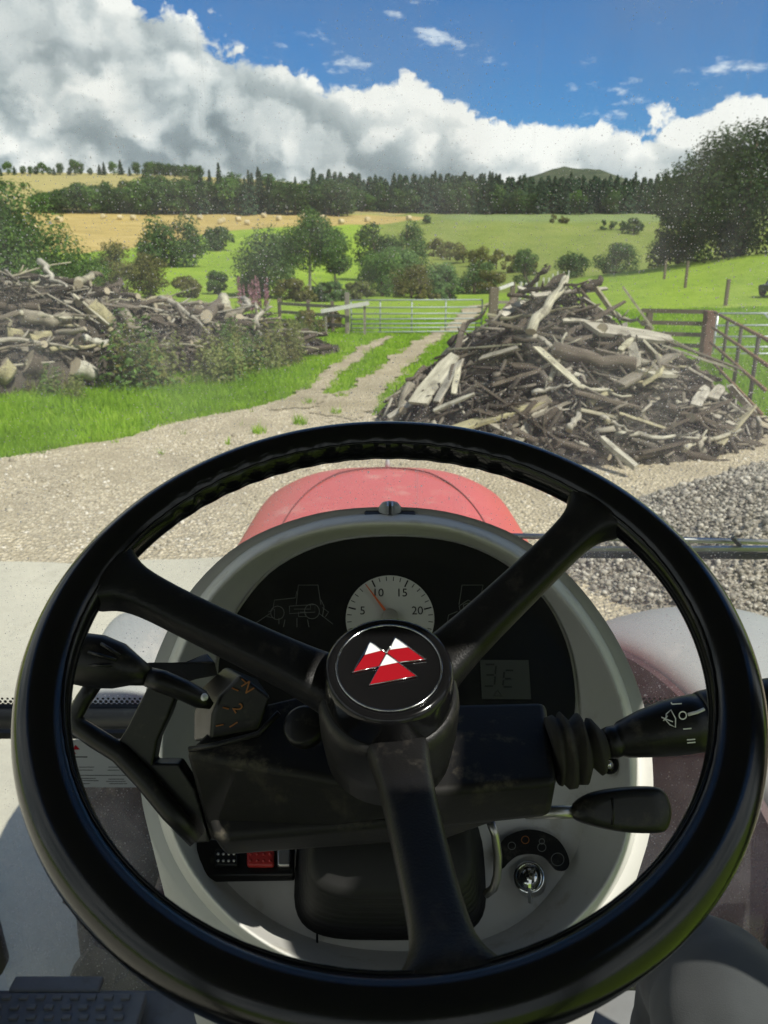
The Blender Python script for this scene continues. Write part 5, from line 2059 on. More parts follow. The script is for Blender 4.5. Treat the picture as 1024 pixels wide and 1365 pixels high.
def build_cab():
    zb = row_z(958, WY)
    # windscreen and lower pane
    ws = pane('windscreen', (1.58, 0.006, 1.26), M_glass, (0, -1, 0))
    ws.location = Vector((0, WY - 0.035, zb + 0.02 + 0.62)) - tractor.location
    ws.matrix_parent_inverse = Matrix()
    ws.rotation_euler = (R(6), 0, 0)
    ws['label'] = 'dusty windscreen'
    lw = pane('lower_pane', (1.58, 0.006, 0.66), M_glasslow, (0, -1, 0))
    lw.location = Vector((0, WY + 0.03, zb - 0.03 - 0.33)) - tractor.location
    lw.matrix_parent_inverse = Matrix()
    # cross bar between them, with its rubber seal
    MB().tube([(-0.80, WY, zb), (0.80, WY, zb)], 0.019, 16).obj('cross_bar', M_trim, tractor, True)
    MB().box((0, WY + 0.012, row_z(943, WY + 0.012)), (1.58, 0.012, 0.007)).obj('seal', M_rubber, tractor)
    MB().box((0, WY + 0.012, row_z(982, WY)), (1.58, 0.02, 0.012)).obj('seal', M_rubber, tractor)
    # printed dots along the bottom of the windscreen
    dots = MB()
    pl = Plane((0, WY + 0.020, row_z(935, WY + 0.02)), RV, (0, 0, 1))
    for i in range(150):
        for j in range(3):
            x = -0.72 + i * 0.0096 + (0.0048 if j % 2 else 0)
            rr = (0.0026, 0.0034, 0.0040)[2 - j]
            z = 0.006 * (j - 1)
            dots.add([pl.at(x + rr * math.cos(6.283 * k / 6), z + rr * math.sin(6.283 * k / 6), 0.0005) for k in range(6)], [(0, 1, 2, 3, 4, 5)])
    o = dots.obj('printed_dots', M_ink, tractor)
    o['kind'] = 'stuff'
    # wiper parked across the right side
    a, b = P(688, 726, 1.245 / CT * 0.97), P(1060, 734, 1.245 / CT * 0.97)
    wp = MB().beam(W(676, 739, WY + 0.05), W(1075, 741, WY + 0.05), 0.008, 0.010).obj('wiper_blade', M_rubber, tractor)
    MB().beam(W(680, 733, WY + 0.058), W(1075, 731, WY + 0.058), 0.010, 0.008).obj('blade_carrier', M_steel, wp)
    MB().tube([W(660, 714, WY + 0.075), W(760, 716, WY + 0.075), W(880, 719, WY + 0.08), W(1080, 724, WY + 0.085)], [0.005, 0.0055, 0.0055, 0.005], 8).obj('wiper_arm', M_steel, wp, True)
    for px in (740, 850, 915, 985):
        MB().beam(W(px - 9, 716, WY + 0.07), W(px + 12, 738, WY + 0.06), 0.012, 0.006).obj('bridge', M_trim, wp)
    # decal on the lower pane
    dp = Plane((0, WY + 0.022, 1.5), RV, (0, 0, 1))
    c0 = dp.uv(84, 986)
    c1 = dp.uv(187, 1049)
    dec = plate(dp, [(c0[0], c1[1]), (c1[0], c1[1]), (c1[0], c0[1] - 0.012), (c1[0] - 0.012, c0[1]), (c0[0], c0[1])], 0.0, 0.0012).obj('decal', M_decal, tractor)
    dec['label'] = 'silver sticker with small print'

    def line(x0, x1, y, t=0.0011):
        plate(dp, [dp_uv(x0, y, -1, t), dp_uv(x1, y, -1, t), dp_uv(x1, y, 1, t), dp_uv(x0, y, 1, t)], 0.0012, 0.0016).obj('print', M_ink, dec)

    def dp_uv(x, y, s, t):
        u, v = dp.uv(x, y)
        return (u, v + s * t)
    for (x0, x1, y, t) in ((93, 117, 1008.5, 0.0011), (143, 160, 1009, 0.0006), (106, 126, 1022, 0.0005), (104, 124, 1026, 0.0005), (145, 158, 1022, 0.0005), (144, 160, 1026, 0.0005), (96, 174, 1033, 0.0006), (104, 128, 1037, 0.0006), (106, 132, 1040, 0.0006), (145, 166, 1038, 0.0006), (142, 168, 1041, 0.0006), (104, 120, 1044, 0.0006), (146, 170, 1044, 0.0006)):
        line(x0, x1, y, t)
    for (ax_, ay_) in ((92, 996), (101, 996), (96, 1002)):
        u, v = dp.uv(ax_, ay_)
        plate(dp, [(u - 0.008, v - 0.005), (u + 0.008, v - 0.004), (u + 0.001, v + 0.006)], 0.0012, 0.0017).obj('logo', M_red, dec)
    # side glass, pillars, roof, floor, seat
    for s in (-1, 1):
        sp_ = pane('side_pane', (0.006, 1.96, 1.40), M_glassside, (-1, 0, 0))
        sp_.location = Vector((s * 0.80, 0.20, 2.10)) - tractor.location
        sp_.matrix_parent_inverse = Matrix()
        MB().beam((s * 0.81, WY + 0.03, 1.0), (s * 0.80, WY - 0.12, 2.90), 0.05, 0.05).obj('front_pillar', M_trim, tractor, False, (0.012, 2))
        MB().beam((s * 0.81, -0.82, 1.0), (s * 0.80, -0.78, 2.90), 0.08, 0.08).obj('rear_pillar', M_trim, tractor, False, (0.012, 2))
        MB().box((s * 0.81, 0.2, 1.20), (0.06, 1.9, 0.30)).obj('door_sill', M_trim, tractor, False, (0.012, 2))
    for y0_, w_ in ((0.46, 0.19), (0.70, 0.11)):  # unseen bars added to shade the driver's knee, leaving a sunlit gap
        MB().box((0.81, y0_, 2.0), (0.05, w_, 1.8)).obj('knee_shade_bar', M_trim, tractor, False, (0.012, 2))
    rp_ = pane('rear_pane', (1.58, 0.006, 1.3), M_glassside, (0, 1, 0))
    rp_.location = Vector((0, -0.80, 2.2)) - tractor.location
    rp_.matrix_parent_inverse = Matrix()
    MB().box((0, -0.80, 1.30), (1.62, 0.08, 0.52)).obj('rear_wall', M_trim, tractor, False, (0.012, 2))
    # roof slab with an added, unseen opening that lets sun onto the console
    hx0, hx1, hy0, hy1 = 0.385, 0.60, -0.03, 0.13
    for (x0, x1, y0, y1) in ((-0.80, hx0, -1.0, 1.10), (hx1, 0.80, -1.0, 1.10), (hx0, hx1, -1.0, hy0), (hx0, hx1, hy1, 1.10)):
        MB().box(((x0 + x1) / 2, (y0 + y1) / 2, 2.89), (x1 - x0, y1 - y0, 0.10)).obj('roof', M_roof, tractor)
    rh = pane('added_sun_pane', (hx1 - hx0, hy1 - hy0, 0.006), M_glassside, (0, 0, 1))
    rh.location = Vector(((hx0 + hx1) / 2, (hy0 + hy1) / 2, 2.89)) - tractor.location
    rh.matrix_parent_inverse = Matrix()
    MB().box((0, 0.17, 1.04), (1.60, 1.90, 0.06)).obj('cab_floor', M_mat, tractor)
    MB().box((0, -0.35, 1.50), (0.50, 0.50, 0.14)).obj('seat_cushion', M_rubber, tractor, False, (0.05, 3))
    MB().box((0, -0.64, 1.92), (0.48, 0.13, 0.72)).obj('seat_back', M_rubber, tractor, False, (0.05, 3))


build_cab()

# studded rubber mat on the floor, lower left
def build_mat():
    z = 1.10
    root = tag(empty('floor_mat', (-0.5, 1.0, 1.07)), 'grey studded rubber mat on the cab floor, lower left corner', 'mat')
    e0 = G(196, 1322, z)
    far = e0.y
    x1 = e0.x
    MB().box(((x1 - 0.95) / 2 - 0.0, far - 0.16, z - 0.012), (x1 + 0.95, 0.32, 0.024)).obj('sheet', M_mat, root, False, (0.004, 2))
    MB().box((G(75, 1313, z).x, far + 0.016, z - 0.004), (0.17, 0.032, 0.016)).obj('lip', M_mat, root, False, (0.005, 2))
    st = MB().box((0, 0, 0), (0.0165, 0.0095, 0.007))
    me = st.mesh('stud')
    fix_normals(me)
    me.materials.append(M_mat)
    for r_ in range(5):
        for c in range(13):
            o = bpy.data.objects.new('stud', me)
            COL.objects.link(o)
            o.parent = root
            o.location = Vector((x1 - 0.035 - c * 0.0316 - (0.008 if r_ % 2 else 0), far - 0.014 - r_ * 0.020, z + 0.003)) - root.location
            m = o.modifiers.new('bevel', 'BEVEL')
            m.width = 0.002
            m.segments = 2


build_mat()


# ------------------------------------------------------------------ dashboard console
def dcon(row_):
    return 0.80 - (row_ - 683) / 627.0 * 0.185


OUT = [(515, 682), (600, 690), (682, 720), (744, 768), (792, 828), (826, 892), (846, 955), (854, 1022), (853, 1090), (838, 1150), (804, 1208), (752, 1258), (684, 1292), (606, 1310), (530, 1314),
       (452, 1308), (382, 1288), (318, 1250), (266, 1200), (228, 1140), (207, 1075), (202, 1000), (210, 925), (233, 855), (270, 788), (334, 728), (422, 692)]
INN = [(520, 713), (606, 721), (672, 748), (722, 792), (752, 842), (766, 892), (772, 948), (778, 1012), (782, 1072), (772, 1126), (744, 1176), (702, 1222), (650, 1250), (594, 1264), (532, 1268),
       (462, 1262), (398, 1244), (342, 1212), (300, 1172), (272, 1122), (262, 1066), (264, 1000), (276, 936), (292, 876), (316, 812), (364, 756), (436, 722)]
FLOOR_H = 0.055


def build_console():
    n = 120
    so = smooth_loop(OUT, n)
    si = smooth_loop(INN, n)
    root = MB()

    def ring(k, dd, f=lambda r_: 0):
        return [P(o_.x + (i_.x - o_.x) * k, o_.y + (i_.y - o_.y) * k, dcon(o_.y + (i_.y - o_.y) * k) + dd) for o_, i_ in zip(so, si)]
    cen = Vector((530, 1000))

    def grow(g, dd):
        return [P(cen.x + (o_.x - cen.x) * g, cen.y + (o_.y - cen.y) * g, dcon(o_.y) + dd) for o_ in so]
    def lip(off, dd):
        out_ = []
        for o_, i_ in zip(so, si):
            k = min(0.9, off / (i_ - o_).length)
            q = o_.lerp(i_, k)
            out_.append(P(q.x, q.y, dcon(q.y) + dd))
        return out_
    loops = [grow(0.985, 0.16), grow(0.995, 0.075), lip(1.5, 0.046), lip(5, 0.026), lip(10, 0.006), lip(13, 0.0), lip(15.5, -0.0005), lip(18, 0.003), lip(22, 0.014), ring(0.86, 0.046), ring(1.0, FLOOR_H)]
    root.loft(loops, True)
    con = root.obj('dashboard_console', M_grey, tractor, True)
    con['label'] = 'pale grey oval dashboard surround'
    # floor of the bowl in two halves with a seam
    fl = MB()
    inner = ring(1.0, FLOOR_H)
    c = P(525, 1010, dcon(1010) + FLOOR_H)
    mid = [Vector(q).lerp(c, 0.5) for q in inner]
    fl.loft([inner, mid, [Vector(q).lerp(c, 0.97) for q in inner]], True, False, True)
    fl.obj('lower_panel', M_grey, con, True)
    MB().tube([P(423, 1228, dcon(1228) + FLOOR_H * 0.98), P(423, 1262, dcon(1262) + FLOOR_H * 0.9), P(423, 1284, dcon(1284) + 0.026), P(424, 1300, dcon(1300) + 0.004)], 0.0010, 6).obj('panel_seam', M_ink, con, True)
    # pedestal below
    lo = [grow(0.975, 0.06), grow(1.015, 0.045)]
    ped = MB()
    base_c = Vector((0.0, 0.78, 1.07))
    top = [P(cen.x + (o_.x - cen.x) * 1.05, cen.y + (o_.y - cen.y) * 1.02, dcon(o_.y) + 0.045) for o_ in so]
    top_in = grow(0.96, 0.05)
    base = [base_c + Vector(((o_.x - cen.x) / 330 * 0.20, -(o_.y - cen.y) / 320 * 0.17, 0)) for o_ in so]
    m1 = [a.lerp(b, 0.14) for a, b in zip(top, base)]
    m2 = [a.lerp(b, 0.5) for a, b in zip(top, base)]
    ped.loft([top_in, top, m1, m2, base], True)
    ped.obj('pedestal', M_greyp, tractor, True)
    # plug with a chrome dot on the right wall of the bowl
    q = P(812, 1019, dcon(1019) + 0.022)
    nrm = (Vector((0, 0, EYE)) - q).normalized()
    MB().lathe([(0.0, 0.003), (0.0075, 0.003), (0.009, 0.0), (0.009, -0.01)], q, nrm, 20).obj('plug', M_blackclean, con, True)
    MB().lathe([(0.0, 0.006), (0.003, 0.0055), (0.0045, 0.003), (0.0045, 0.0)], q, nrm, 16).obj('plug_dot', M_chrome, con, True)
    # small sensor dome behind the top of the surround
    b0 = P(520, 683, 0.835)
    MB().box(b0 + Vector((0, 0.01, -0.004)), (0.056, 0.022, 0.005)).obj('sensor_base', M_trim, con, False, (0.002, 2))
    MB().lathe([(0.0125, 0.0), (0.0120, 0.005), (0.009, 0.0088), (0.004, 0.0105), (0.0, 0.011)], b0 + Vector((0, 0.008, -0.001)), (0, 0, 1), 24).obj('sensor_dome', M_fender, con, True)
    for s in (-1, 1):
        MB().box(b0 + Vector((s * 0.0025, -0.002, 0.005)), (0.0020, 0.018, 0.011)).obj('sensor_ridge', M_steel, con)
    return con


console = build_console()

# instrument cluster plate
CL = Plane(P(520, 820, dcon(820) + FLOOR_H - 0.006), RV, P(520, 720, dcon(720) + FLOOR_H) - P(520, 980, dcon(980) + FLOOR_H))
if CL.n.dot(FV) > 0:
    CL.n = -CL.n


def build_cluster():
    pts = [(520, 714), (606, 722), (672, 750), (722, 794), (750, 842), (764, 892), (767, 948), (750, 1000), (700, 1030), (600, 1040), (500, 1040), (400, 1030), (330, 1000), (292, 950), (290, 900), (296, 860), (320, 810), (366, 758), (436, 724)]
    lp = smooth_loop(pts, 80)
    uv = [CL.uv(q.x, q.y) for q in lp]
    cl = plate(CL, uv, -0.012, 0.0).obj('instrument_panel', M_panel, tractor, False, (0.002, 2))
    cl['label'] = 'black instrument panel with rev counter and display'
    gc = CL.uv(520, 824)
    rr = CL.uv(579, 824)[0] - gc[0]
    circ = [(gc[0] + rr * math.cos(6.2832 * k / 64), gc[1] + rr * math.sin(6.2832 * k / 64)) for k in range(64)]
    plate(CL, circ, 0.0002, 0.0012).obj('dial', M_dial, cl)
    # ticks: value 0..25 over 240 degrees
    def ang(v):
        return R(90 + 126 - v * 252 / 25.0)
    for i in range(0, 51):
        v = i * 0.5
        a = ang(v)
        big = (i % 10 == 0)
        if i % 2 and not big:
            continue
        r0, r1 = (rr * 0.80, rr * 0.97) if big else (rr * 0.87, rr * 0.97)
        w = rr * (0.016 if big else 0.008)
        d = Vector((math.cos(a), math.sin(a)))
        t = Vector((-d.y, d.x))
        c = Vector(gc)
        q = [c + d * r0 + t * w, c + d * r0 - t * w, c + d * r1 - t * w, c + d * r1 + t * w]
        plate(CL, [tuple(k) for k in q], 0.0012, 0.0016).obj('tick', M_ink, cl)
    for v, s in ((5, '5'), (10, '10'), (15, '15'), (20, '20')):
        a = ang(v)
        text_on(CL, s, gc[0] + math.cos(a) * rr * 0.64, gc[1] + math.sin(a) * rr * 0.64, rr * 0.27, M_ink, cl, 'numeral', h=0.0014)
    n0 = Vector(gc)
    tip = Vector(CL.uv(488, 781))
    d = (tip - n0)
    dn = d.normalized()
    t = Vector((-dn.y, dn.x))
    plate(CL, [tuple(n0 + t * rr * 0.035), tuple(n0 - t * rr * 0.035), tuple(tip - t * rr * 0.008), tuple(tip + t * rr * 0.008)], 0.0040, 0.0052).obj('needle', M_needle, cl)
    MB().lathe([(0.0, 0.008), (rr * 0.16, 0.0075), (rr * 0.19, 0.006), (rr * 0.19, 0.0012)], CL.at(*gc), CL.n, 24).obj('needle_hub', simple('hub_grey', (0.25, 0.24, 0.22), 0.5), cl, True)
    # printed outlines of tractors
    def strokes(poly, w=0.00035):
        for pl_ in poly:
            uvs = [CL.uv(*q) for q in pl_]
            MB().tube([CL.at(a, b, 0.0003) for a, b in uvs], w, 4).obj('printed_outline', M_outline, cl)
    L = [[(395, 806), (398, 780), (424, 780), (428, 806)], [(364, 812), (366, 800), (394, 797), (396, 788)], [(428, 800), (432, 808), (430, 822)],
         [(386, 808), (420, 806), (420, 816), (386, 818), (386, 808)], [(392, 812), (414, 812), (414, 806)], [(400, 816), (408, 816), (408, 822), (398, 822), (398, 816)],
         [(358, 816), (366, 812), (366, 824), (356, 822)], [(342, 830), (360, 818)], [(426, 818), (444, 832)], [(372, 824), (372, 832)], [(396, 824), (396, 836)], [(380, 826), (378, 836)], [(410, 826), (412, 836)], [(430, 810), (438, 816), (434, 822)]]
    for (cx, cy, r_) in ((370, 817, 9), (416, 815, 10)):
        L.append([(cx + r_ * math.cos(6.283 * k / 16), cy + r_ * math.sin(6.283 * k / 16)) for k in range(17)])
    strokes(L)
    L2 = [[(612, 806), (616, 780), (644, 780), (640, 800)], [(612, 808), (624, 800), (636, 806), (634, 822), (616, 824), (612, 808)], [(618, 806), (624, 804), (628, 808), (626, 820), (618, 820), (618, 806)], [(596, 832), (598, 820), (610, 815)]]
    strokes(L2)
    # display
    a, b = CL.uv(640, 880), CL.uv(708, 932)
    plate(CL, [(a[0], b[1]), (b[0], b[1]), (b[0], a[1]), (a[0], a[1])], 0.0003, 0.0012).obj('display', M_lcd, cl)

    def seg(x0, y0, x1, y1, w=0.0011):
        p0, p1 = Vector(CL.uv(x0, y0)), Vector(CL.uv(x1, y1))
        d_ = (p1 - p0).normalized()
        t_ = Vector((-d_.y, d_.x)) * w
        plate(CL, [tuple(p0 + t_), tuple(p0 - t_), tuple(p1 - t_), tuple(p1 + t_)], 0.0012, 0.0015).obj('digit_segment', M_lcdink, cl)
    for s in ((647, 886, 659, 886), (661, 888, 660, 899), (648, 900, 658, 900), (660, 902, 659, 913), (646, 915, 657, 915),
              (674, 894, 684, 894), (672, 896, 671, 904), (673, 905, 681, 905), (671, 907, 670, 914), (671, 916, 682, 916)):
        seg(*s, w=0.0009)
    tri = [CL.uv(x, y) for x, y in ((658, 928), (669, 928), (663, 920))]
    MB().tube([CL.at(a, b, 0.0014) for a, b in tri + tri[:1]], 0.0004, 4).obj('warning_symbol', M_lcdink, cl)


build_cluster()


# ------------------------------------------------------------------ steering wheel
WR = 0.2091
WC = P(519.0, 846.9, 0.4518)
WP = Plane(WC, RV, 0.6614 * UV + 0.75 * FV)


def build_wheel():
    sw = empty('steering_wheel', WC)
    sw.parent = tractor
    sw.matrix_parent_inverse = tractor.matrix_basis.inverted()
    sw['label'] = 'black three-spoke steering wheel'
    TR = 0.0148
    R0 = 0.1935
    ends = [(172, 772), (772, 694), (600, 1290)]
    angs = []
    for q in ends:
        a, b = WP.uv(*q)
        angs.append(math.atan2(b, a))
        # rim with finger grips on its inner side between the upper spokes
    n, m = 360, 28
    mb = MB()
    a_r, a_l = angs[1], angs[0]
    if a_l < a_r:
        a_l += 2 * math.pi
    loops = []
    for i in range(n):
        a = 2 * math.pi * i / n
        aa = a if a >= 0 else a + 2 * math.pi
        inn = 0.0
        for off in (0, 2 * math.pi):
            u = (aa + off - a_r) / (a_l - a_r)
            if 0.13 < u < 0.87:
                inn = min(1.0, (u - 0.13) / 0.06, (0.87 - u) / 0.06)
        lp = []
        for j in range(m):
            t = 2 * math.pi * j / m
            cr, sr_ = math.cos(t), math.sin(t)          # cr>0 outer side
            w = TR * cr
            h = TR * 1.02 * sr_
            if cr < 0:
                w *= 0.98
                h *= 1.0 - 0.12 * (-cr) ** 2
                w += inn * (-cr) ** 1.5 * 0.0009 * math.cos(aa * 58)
            rad = R0 + w
            lp.append(WP.at(rad * math.cos(a), rad * math.sin(a), h))
        loops.append(lp)
    loops.append(loops[0])
    mb.loft(loops, True)
    o = mb.obj('rim', M_rim, sw, True)
    # moulding seam round the inside of the rim
    seam = []
    for i in range(181):
        a = 2 * math.pi * i / 180
        jit = 0.00025 * math.sin(i * 2.7) + 0.0002 * math.sin(i * 5.9)
        rad = R0 - TR * 0.86
        seam.append(WP.at(rad * math.cos(a), rad * math.sin(a), TR * 0.50 + jit))
    MB().tube(seam, 0.0009, 6, cap=False).obj('moulding_seam', M_rim, sw, True)
    # spokes: flattened bars that drop from the rim to the hub and flare at both ends
    for k, a in enumerate(angs):
        d = WP.u * math.cos(a) + WP.v * math.sin(a)
        sd_ = WP.n.cross(d)
        prof = [(0.020, -0.070, 0.026, 0.018), (0.042, -0.063, 0.0205, 0.0150), (0.065, -0.052, 0.0175, 0.0128), (0.100, -0.038, 0.0160, 0.0118), (0.135, -0.024, 0.0152, 0.0112),
                (0.155, -0.014, 0.0153, 0.0112), (0.167, -0.009, 0.0166, 0.0116), (0.174, -0.005, 0.0200, 0.0122), (0.180, -0.003, 0.0255, 0.0124), (0.186, -0.001, 0.032, 0.0110)]
        loops = []
        for r_, h, w, t in prof:
            w *= 0.90
            lp = []
            for j in range(20):
                q = 2 * math.pi * j / 20
                cx, sx = math.cos(q), math.sin(q)
                ex = 0.62
                x = math.copysign(abs(cx) ** ex, cx) * w
                y = math.copysign(abs(sx) ** ex, sx) * t
                # follow the curve of the rim where the spoke flares into it
                rb = math.sqrt(max(r_ * r_ - (x * 0.9) ** 2, 0)) if r_ > 0.165 else r_
                lp.append(WP.o + d * rb + sd_ * x + WP.n * (h + y))
            loops.append(lp)
        MB().loft(loops, True, True, True).obj('spoke', M_spoke, sw, True, sub=1)
    # hub and badge
    hb = MB().lathe([(0.0, -0.12), (0.043, -0.12), (0.0455, -0.09), (0.0455, -0.066), (0.0445, -0.058), (0.042, -0.054), (0.0, -0.053)], WP.o, WP.n, 48).obj('hub', M_spoke, sw, True)
    CR = 0.0386
    h0 = -0.0293
    MB().lathe([(CR + 0.0026, h0 - 0.028), (CR + 0.0022, h0 - 0.018), (CR + 0.0012, h0 - 0.0045), (CR + 0.0002, h0 - 0.001), (CR - 0.0018, h0), (CR - 0.0035, h0 + 0.0002), (CR - 0.0048, h0 - 0.0006), (CR * 0.5, h0 - 0.0002), (0.0, h0)], WP.o, WP.n, 64).obj('hub_cap', M_blackclean, sw, True)
    ring = [WP.at(0.0322 * math.cos(6.2832 * k / 72), 0.0322 * math.sin(6.2832 * k / 72), h0 + 0.0001) for k in range(73)]
    MB().tube(ring, 0.0007, 6, cap=False).obj('badge_ring', M_chrome, sw, True)
    EP = Plane(WP.at(0, 0, h0), WP.u, WP.v)

    def z2p(x, y):
        return EP.uv(440 + x / 5.12, 800 + y / 5.12)

    def tri(name, pts, m_, lo=0.0, hi=0.0010):
        plate(EP, [z2p(*q) for q in pts], lo, hi).obj(name, m_, sw)
    tri('emblem_red', [(238, 380), (346, 352), (385, 372), (333, 460), (158, 500)], M_red)
    tri('emblem_white', [(275, 292), (346, 350), (238, 378)], M_emwhite)
    tri('emblem_red', [(408, 346), (531, 329), (650, 412), (472, 432), (387, 372)], M_red)
    tri('emblem_white', [(447, 262), (530, 327), (410, 344)], M_emwhite)
    tri('emblem_red', [(340, 458), (466, 432), (592, 526), (268, 586)], M_red)
    tri('emblem_white', [(386, 374), (466, 430), (341, 456)], M_emwhite)
    for pts in ([(275, 290), (155, 501), (333, 461)], [(275, 290), (386, 370)], [(447, 260), (652, 412), (472, 433)], [(447, 260), (386, 370)], [(386, 370), (268, 587), (594, 526), (386, 370)]):
        MB().tube([EP.at(*z2p(*q), 0.0011) for q in pts], 0.0005, 5).obj('emblem_edge', M_chrome, sw, True)
    return sw


wheel = build_wheel()


# ------------------------------------------------------------------ column, levers, switches
def hexa(name, top, bot, m_, parent=tractor, bevel=0.006, seg=3):
    """six-sided block from four upper and four lower corner points"""
    mb = MB().loft([[P(*q) for q in bot], [P(*q) for q in top]], True, True, True)
    return mb.obj(name, m_, parent, False, (bevel, seg))


def build_column():
    col = hexa('column_cover', [(470, 940, 0.60), (728, 934, 0.60), (744, 1042, 0.525), (500, 1062, 0.525)], [(500, 1010, 0.66), (720, 1010, 0.66), (734, 1090, 0.545), (540, 1112, 0.545)], M_cover)
    col['label'] = 'dusty black steering column cover'
    hexa('left_cover', [(300, 950, 0.60), (480, 905, 0.60), (566, 1066, 0.530), (244, 1002, 0.555)], [(330, 1040, 0.65), (520, 1010, 0.65), (566, 1086, 0.555), (278, 1126, 0.575)], M_cover, col)
    hexa('under_cover', [(262, 1060, 0.58), (560, 1040, 0.58), (700, 1085, 0.555), (285, 1120, 0.56)], [(300, 1100, 0.64), (540, 1085, 0.64), (600, 1120, 0.575), (300, 1142, 0.58)], M_cover, col)
    # lip along the upper edge of the left cover
    MB().tube([P(252, 999, 0.553), P(290, 993, 0.552), P(345, 978, 0.553), P(372, 950, 0.556)], 0.0022, 8).obj('cover_lip', M_black, col, True)
    # round cap on the left cover
    q = P(404, 966, 0.553)
    MB().lathe([(0.0, 0.0015), (0.0125, 0.0013), (0.0145, 0.0), (0.0145, -0.01)], q, (Vector((0, 0, EYE)) - q).normalized() * 0.75 + Vector((-0.2, 0, 0.45)), 28).obj('round_cap', M_black, col, True)
    # angled indicator with orange scale
    face = [(321, 899), (362, 930), (346, 975), (280, 987), (283, 952), (293, 928)]
    back = [(300, 888), (345, 905), (340, 960), (258, 990), (258, 950), (270, 915)]
    ind = MB().loft([[P(x, y, 0.61) for x, y in back], [P(x, y, 0.568) for x, y in face]], True, True, True).obj('gear_indicator', M_black, tractor, False, (0.003, 3))
    IP = Plane(P(310, 945, 0.5672), P(346, 935, 0.567) - P(290, 947, 0.567), UV)
    for (x, y, s, sz) in ((330, 916, 'N', 0.011), (317, 944, '2', 0.011), (311, 966, '1', 0.010)):
        u, v = IP.uv(x, y)
        text_on(IP, s, u, v, sz, M_orange, ind, 'scale_mark', R(-70), 0.0008)
    for (x0, y0, x1, y1) in ((309, 917, 318, 921), (297, 943, 305, 945), (288, 968, 298, 966), (322, 905, 329, 911)):
        MB().tube([IP.ray(x0, y0, 0.0006), IP.ray(x1, y1, 0.0006)], 0.0006, 4).obj('scale_tick', M_orange, ind)
    # guard frame beside it
    gd = MB().tube([P(128, 908, 0.575), P(112, 932, 0.575), P(100, 953, 0.575), P(104, 968, 0.575), P(128, 984, 0.575), P(160, 1004, 0.573), P(192, 1038, 0.57), P(228, 1082, 0.568), P(262, 1120, 0.566)], [0.006, 0.0062, 0.0065, 0.007, 0.0075, 0.0075, 0.0075, 0.0075, 0.006], 10).obj('lever_guard', M_black, tractor, True)
    GP = Plane(P(215, 990, 0.578), RV, UV)
    pts = [(158, 990), (172, 968), (200, 912), (238, 922), (226, 955), (212, 985), (206, 1016), (240, 1016), (262, 1050), (282, 1120), (258, 1122), (196, 1042), (172, 1012)]
    plate(GP, [GP.uv(*q) for q in pts], -0.012, 0.004).obj('guard_plate', M_black, gd, False, (0.002, 2))
    hexa('hinge_cover', [(190, 882, 0.60), (240, 884, 0.60), (276, 869, 0.60), (288, 884, 0.59)], [(205, 905, 0.62), (245, 912, 0.62), (280, 900, 0.62), (292, 900, 0.61)], M_black, gd, 0.002, 2)
    # shuttle lever with ribbed grip
    px = 0.555 / F
    lev = MB().tube([P(70, 872, 0.552), P(88, 874, 0.552), P(108, 878, 0.552), P(132, 882, 0.552), P(158, 888, 0.552), P(180, 895, 0.552), P(198, 902, 0.553)],
                    [20 * px, 30 * px, 35 * px, 36 * px, 31 * px, 20 * px, 13 * px], 16, True, (0.8, -FV)).obj('shuttle_lever', M_black, tractor, True)
    lev['label'] = 'black ribbed shuttle lever left of the column'
    MB().tube([P(197, 902, 0.553), P(215, 908, 0.554), P(245, 920, 0.557), P(268, 932, 0.56), P(282, 941, 0.562)], [13 * px, 15 * px, 14 * px, 13 * px, 5 * px], 14).obj('stem', M_black, lev, True)
    for (x0, y0, x1, y1) in ((135, 858, 160, 874), (118, 869, 155, 880), (118, 887, 150, 887)):
        MB().tube([P(x0, y0, 0.5375), P((x0 + x1) / 2, (y0 + y1) / 2, 0.5345), P(x1, y1, 0.5375)], 0.0012, 6).obj('grip_rib', M_black, lev, True)
    MB().lathe([(0.0, 0.002), (0.0022, 0.001), (0.0028, -0.002)], P(272, 930, 0.553), -FV, 10).obj('mark', M_emwhite, lev, True)
    # wiper stalk: bellows, neck, barrel, collar
    def sp(x, y):
        return P(x, y, 0.562)
    pm = 0.562 / F
    prof = [(736, 1001, 44), (742, 1000, 46), (746, 1000, 40), (752, 1000, 50), (757, 999, 50), (763, 998, 36), (770, 998, 46), (776, 998, 46), (784, 997, 25), (792, 995, 38), (797, 994, 36), (805, 992, 20), (812, 991, 18)]
    bel = MB().tube([sp(x, y) for x, y, _ in prof], [r_ * pm for *_, r_ in prof], 24).obj('stalk_boot', M_bellows, tractor, True)
    prof = [(806, 992, 19), (814, 990, 21), (822, 988, 21), (824, 988, 20), (830, 986, 24), (860, 978, 31), (890, 971, 36), (915, 966, 37.5), (944, 961, 38)]
    stk = MB().tube([sp(x, y) for x, y, _ in prof], [r_ * pm for *_, r_ in prof], 28).obj('wiper_stalk', M_black, tractor, True)
    stk['label'] = 'black wiper stalk with white wiper symbols'
    prof = [(938, 962, 38.5), (942, 961, 40), (990, 952, 41), (1040, 944, 41), (1062, 940, 38), (1070, 938, 25)]
    MB().tube([sp(x, y) for x, y, _ in prof], [r_ * pm for *_, r_ in prof], 28).obj('stalk_collar', M_black, stk, True)
    SPn = Plane(P(905, 965, 0.562 - 37 * pm), P(940, 956, 0.55) - P(870, 974, 0.55), UV)

    def on_barrel(x, y, r_=37):
        cy = 961 + (944 - x) * 0.21
        k = max(-0.95, min(0.95, (y - cy) / r_))
        return -(1 - math.sqrt(1 - k * k)) * r_ * pm

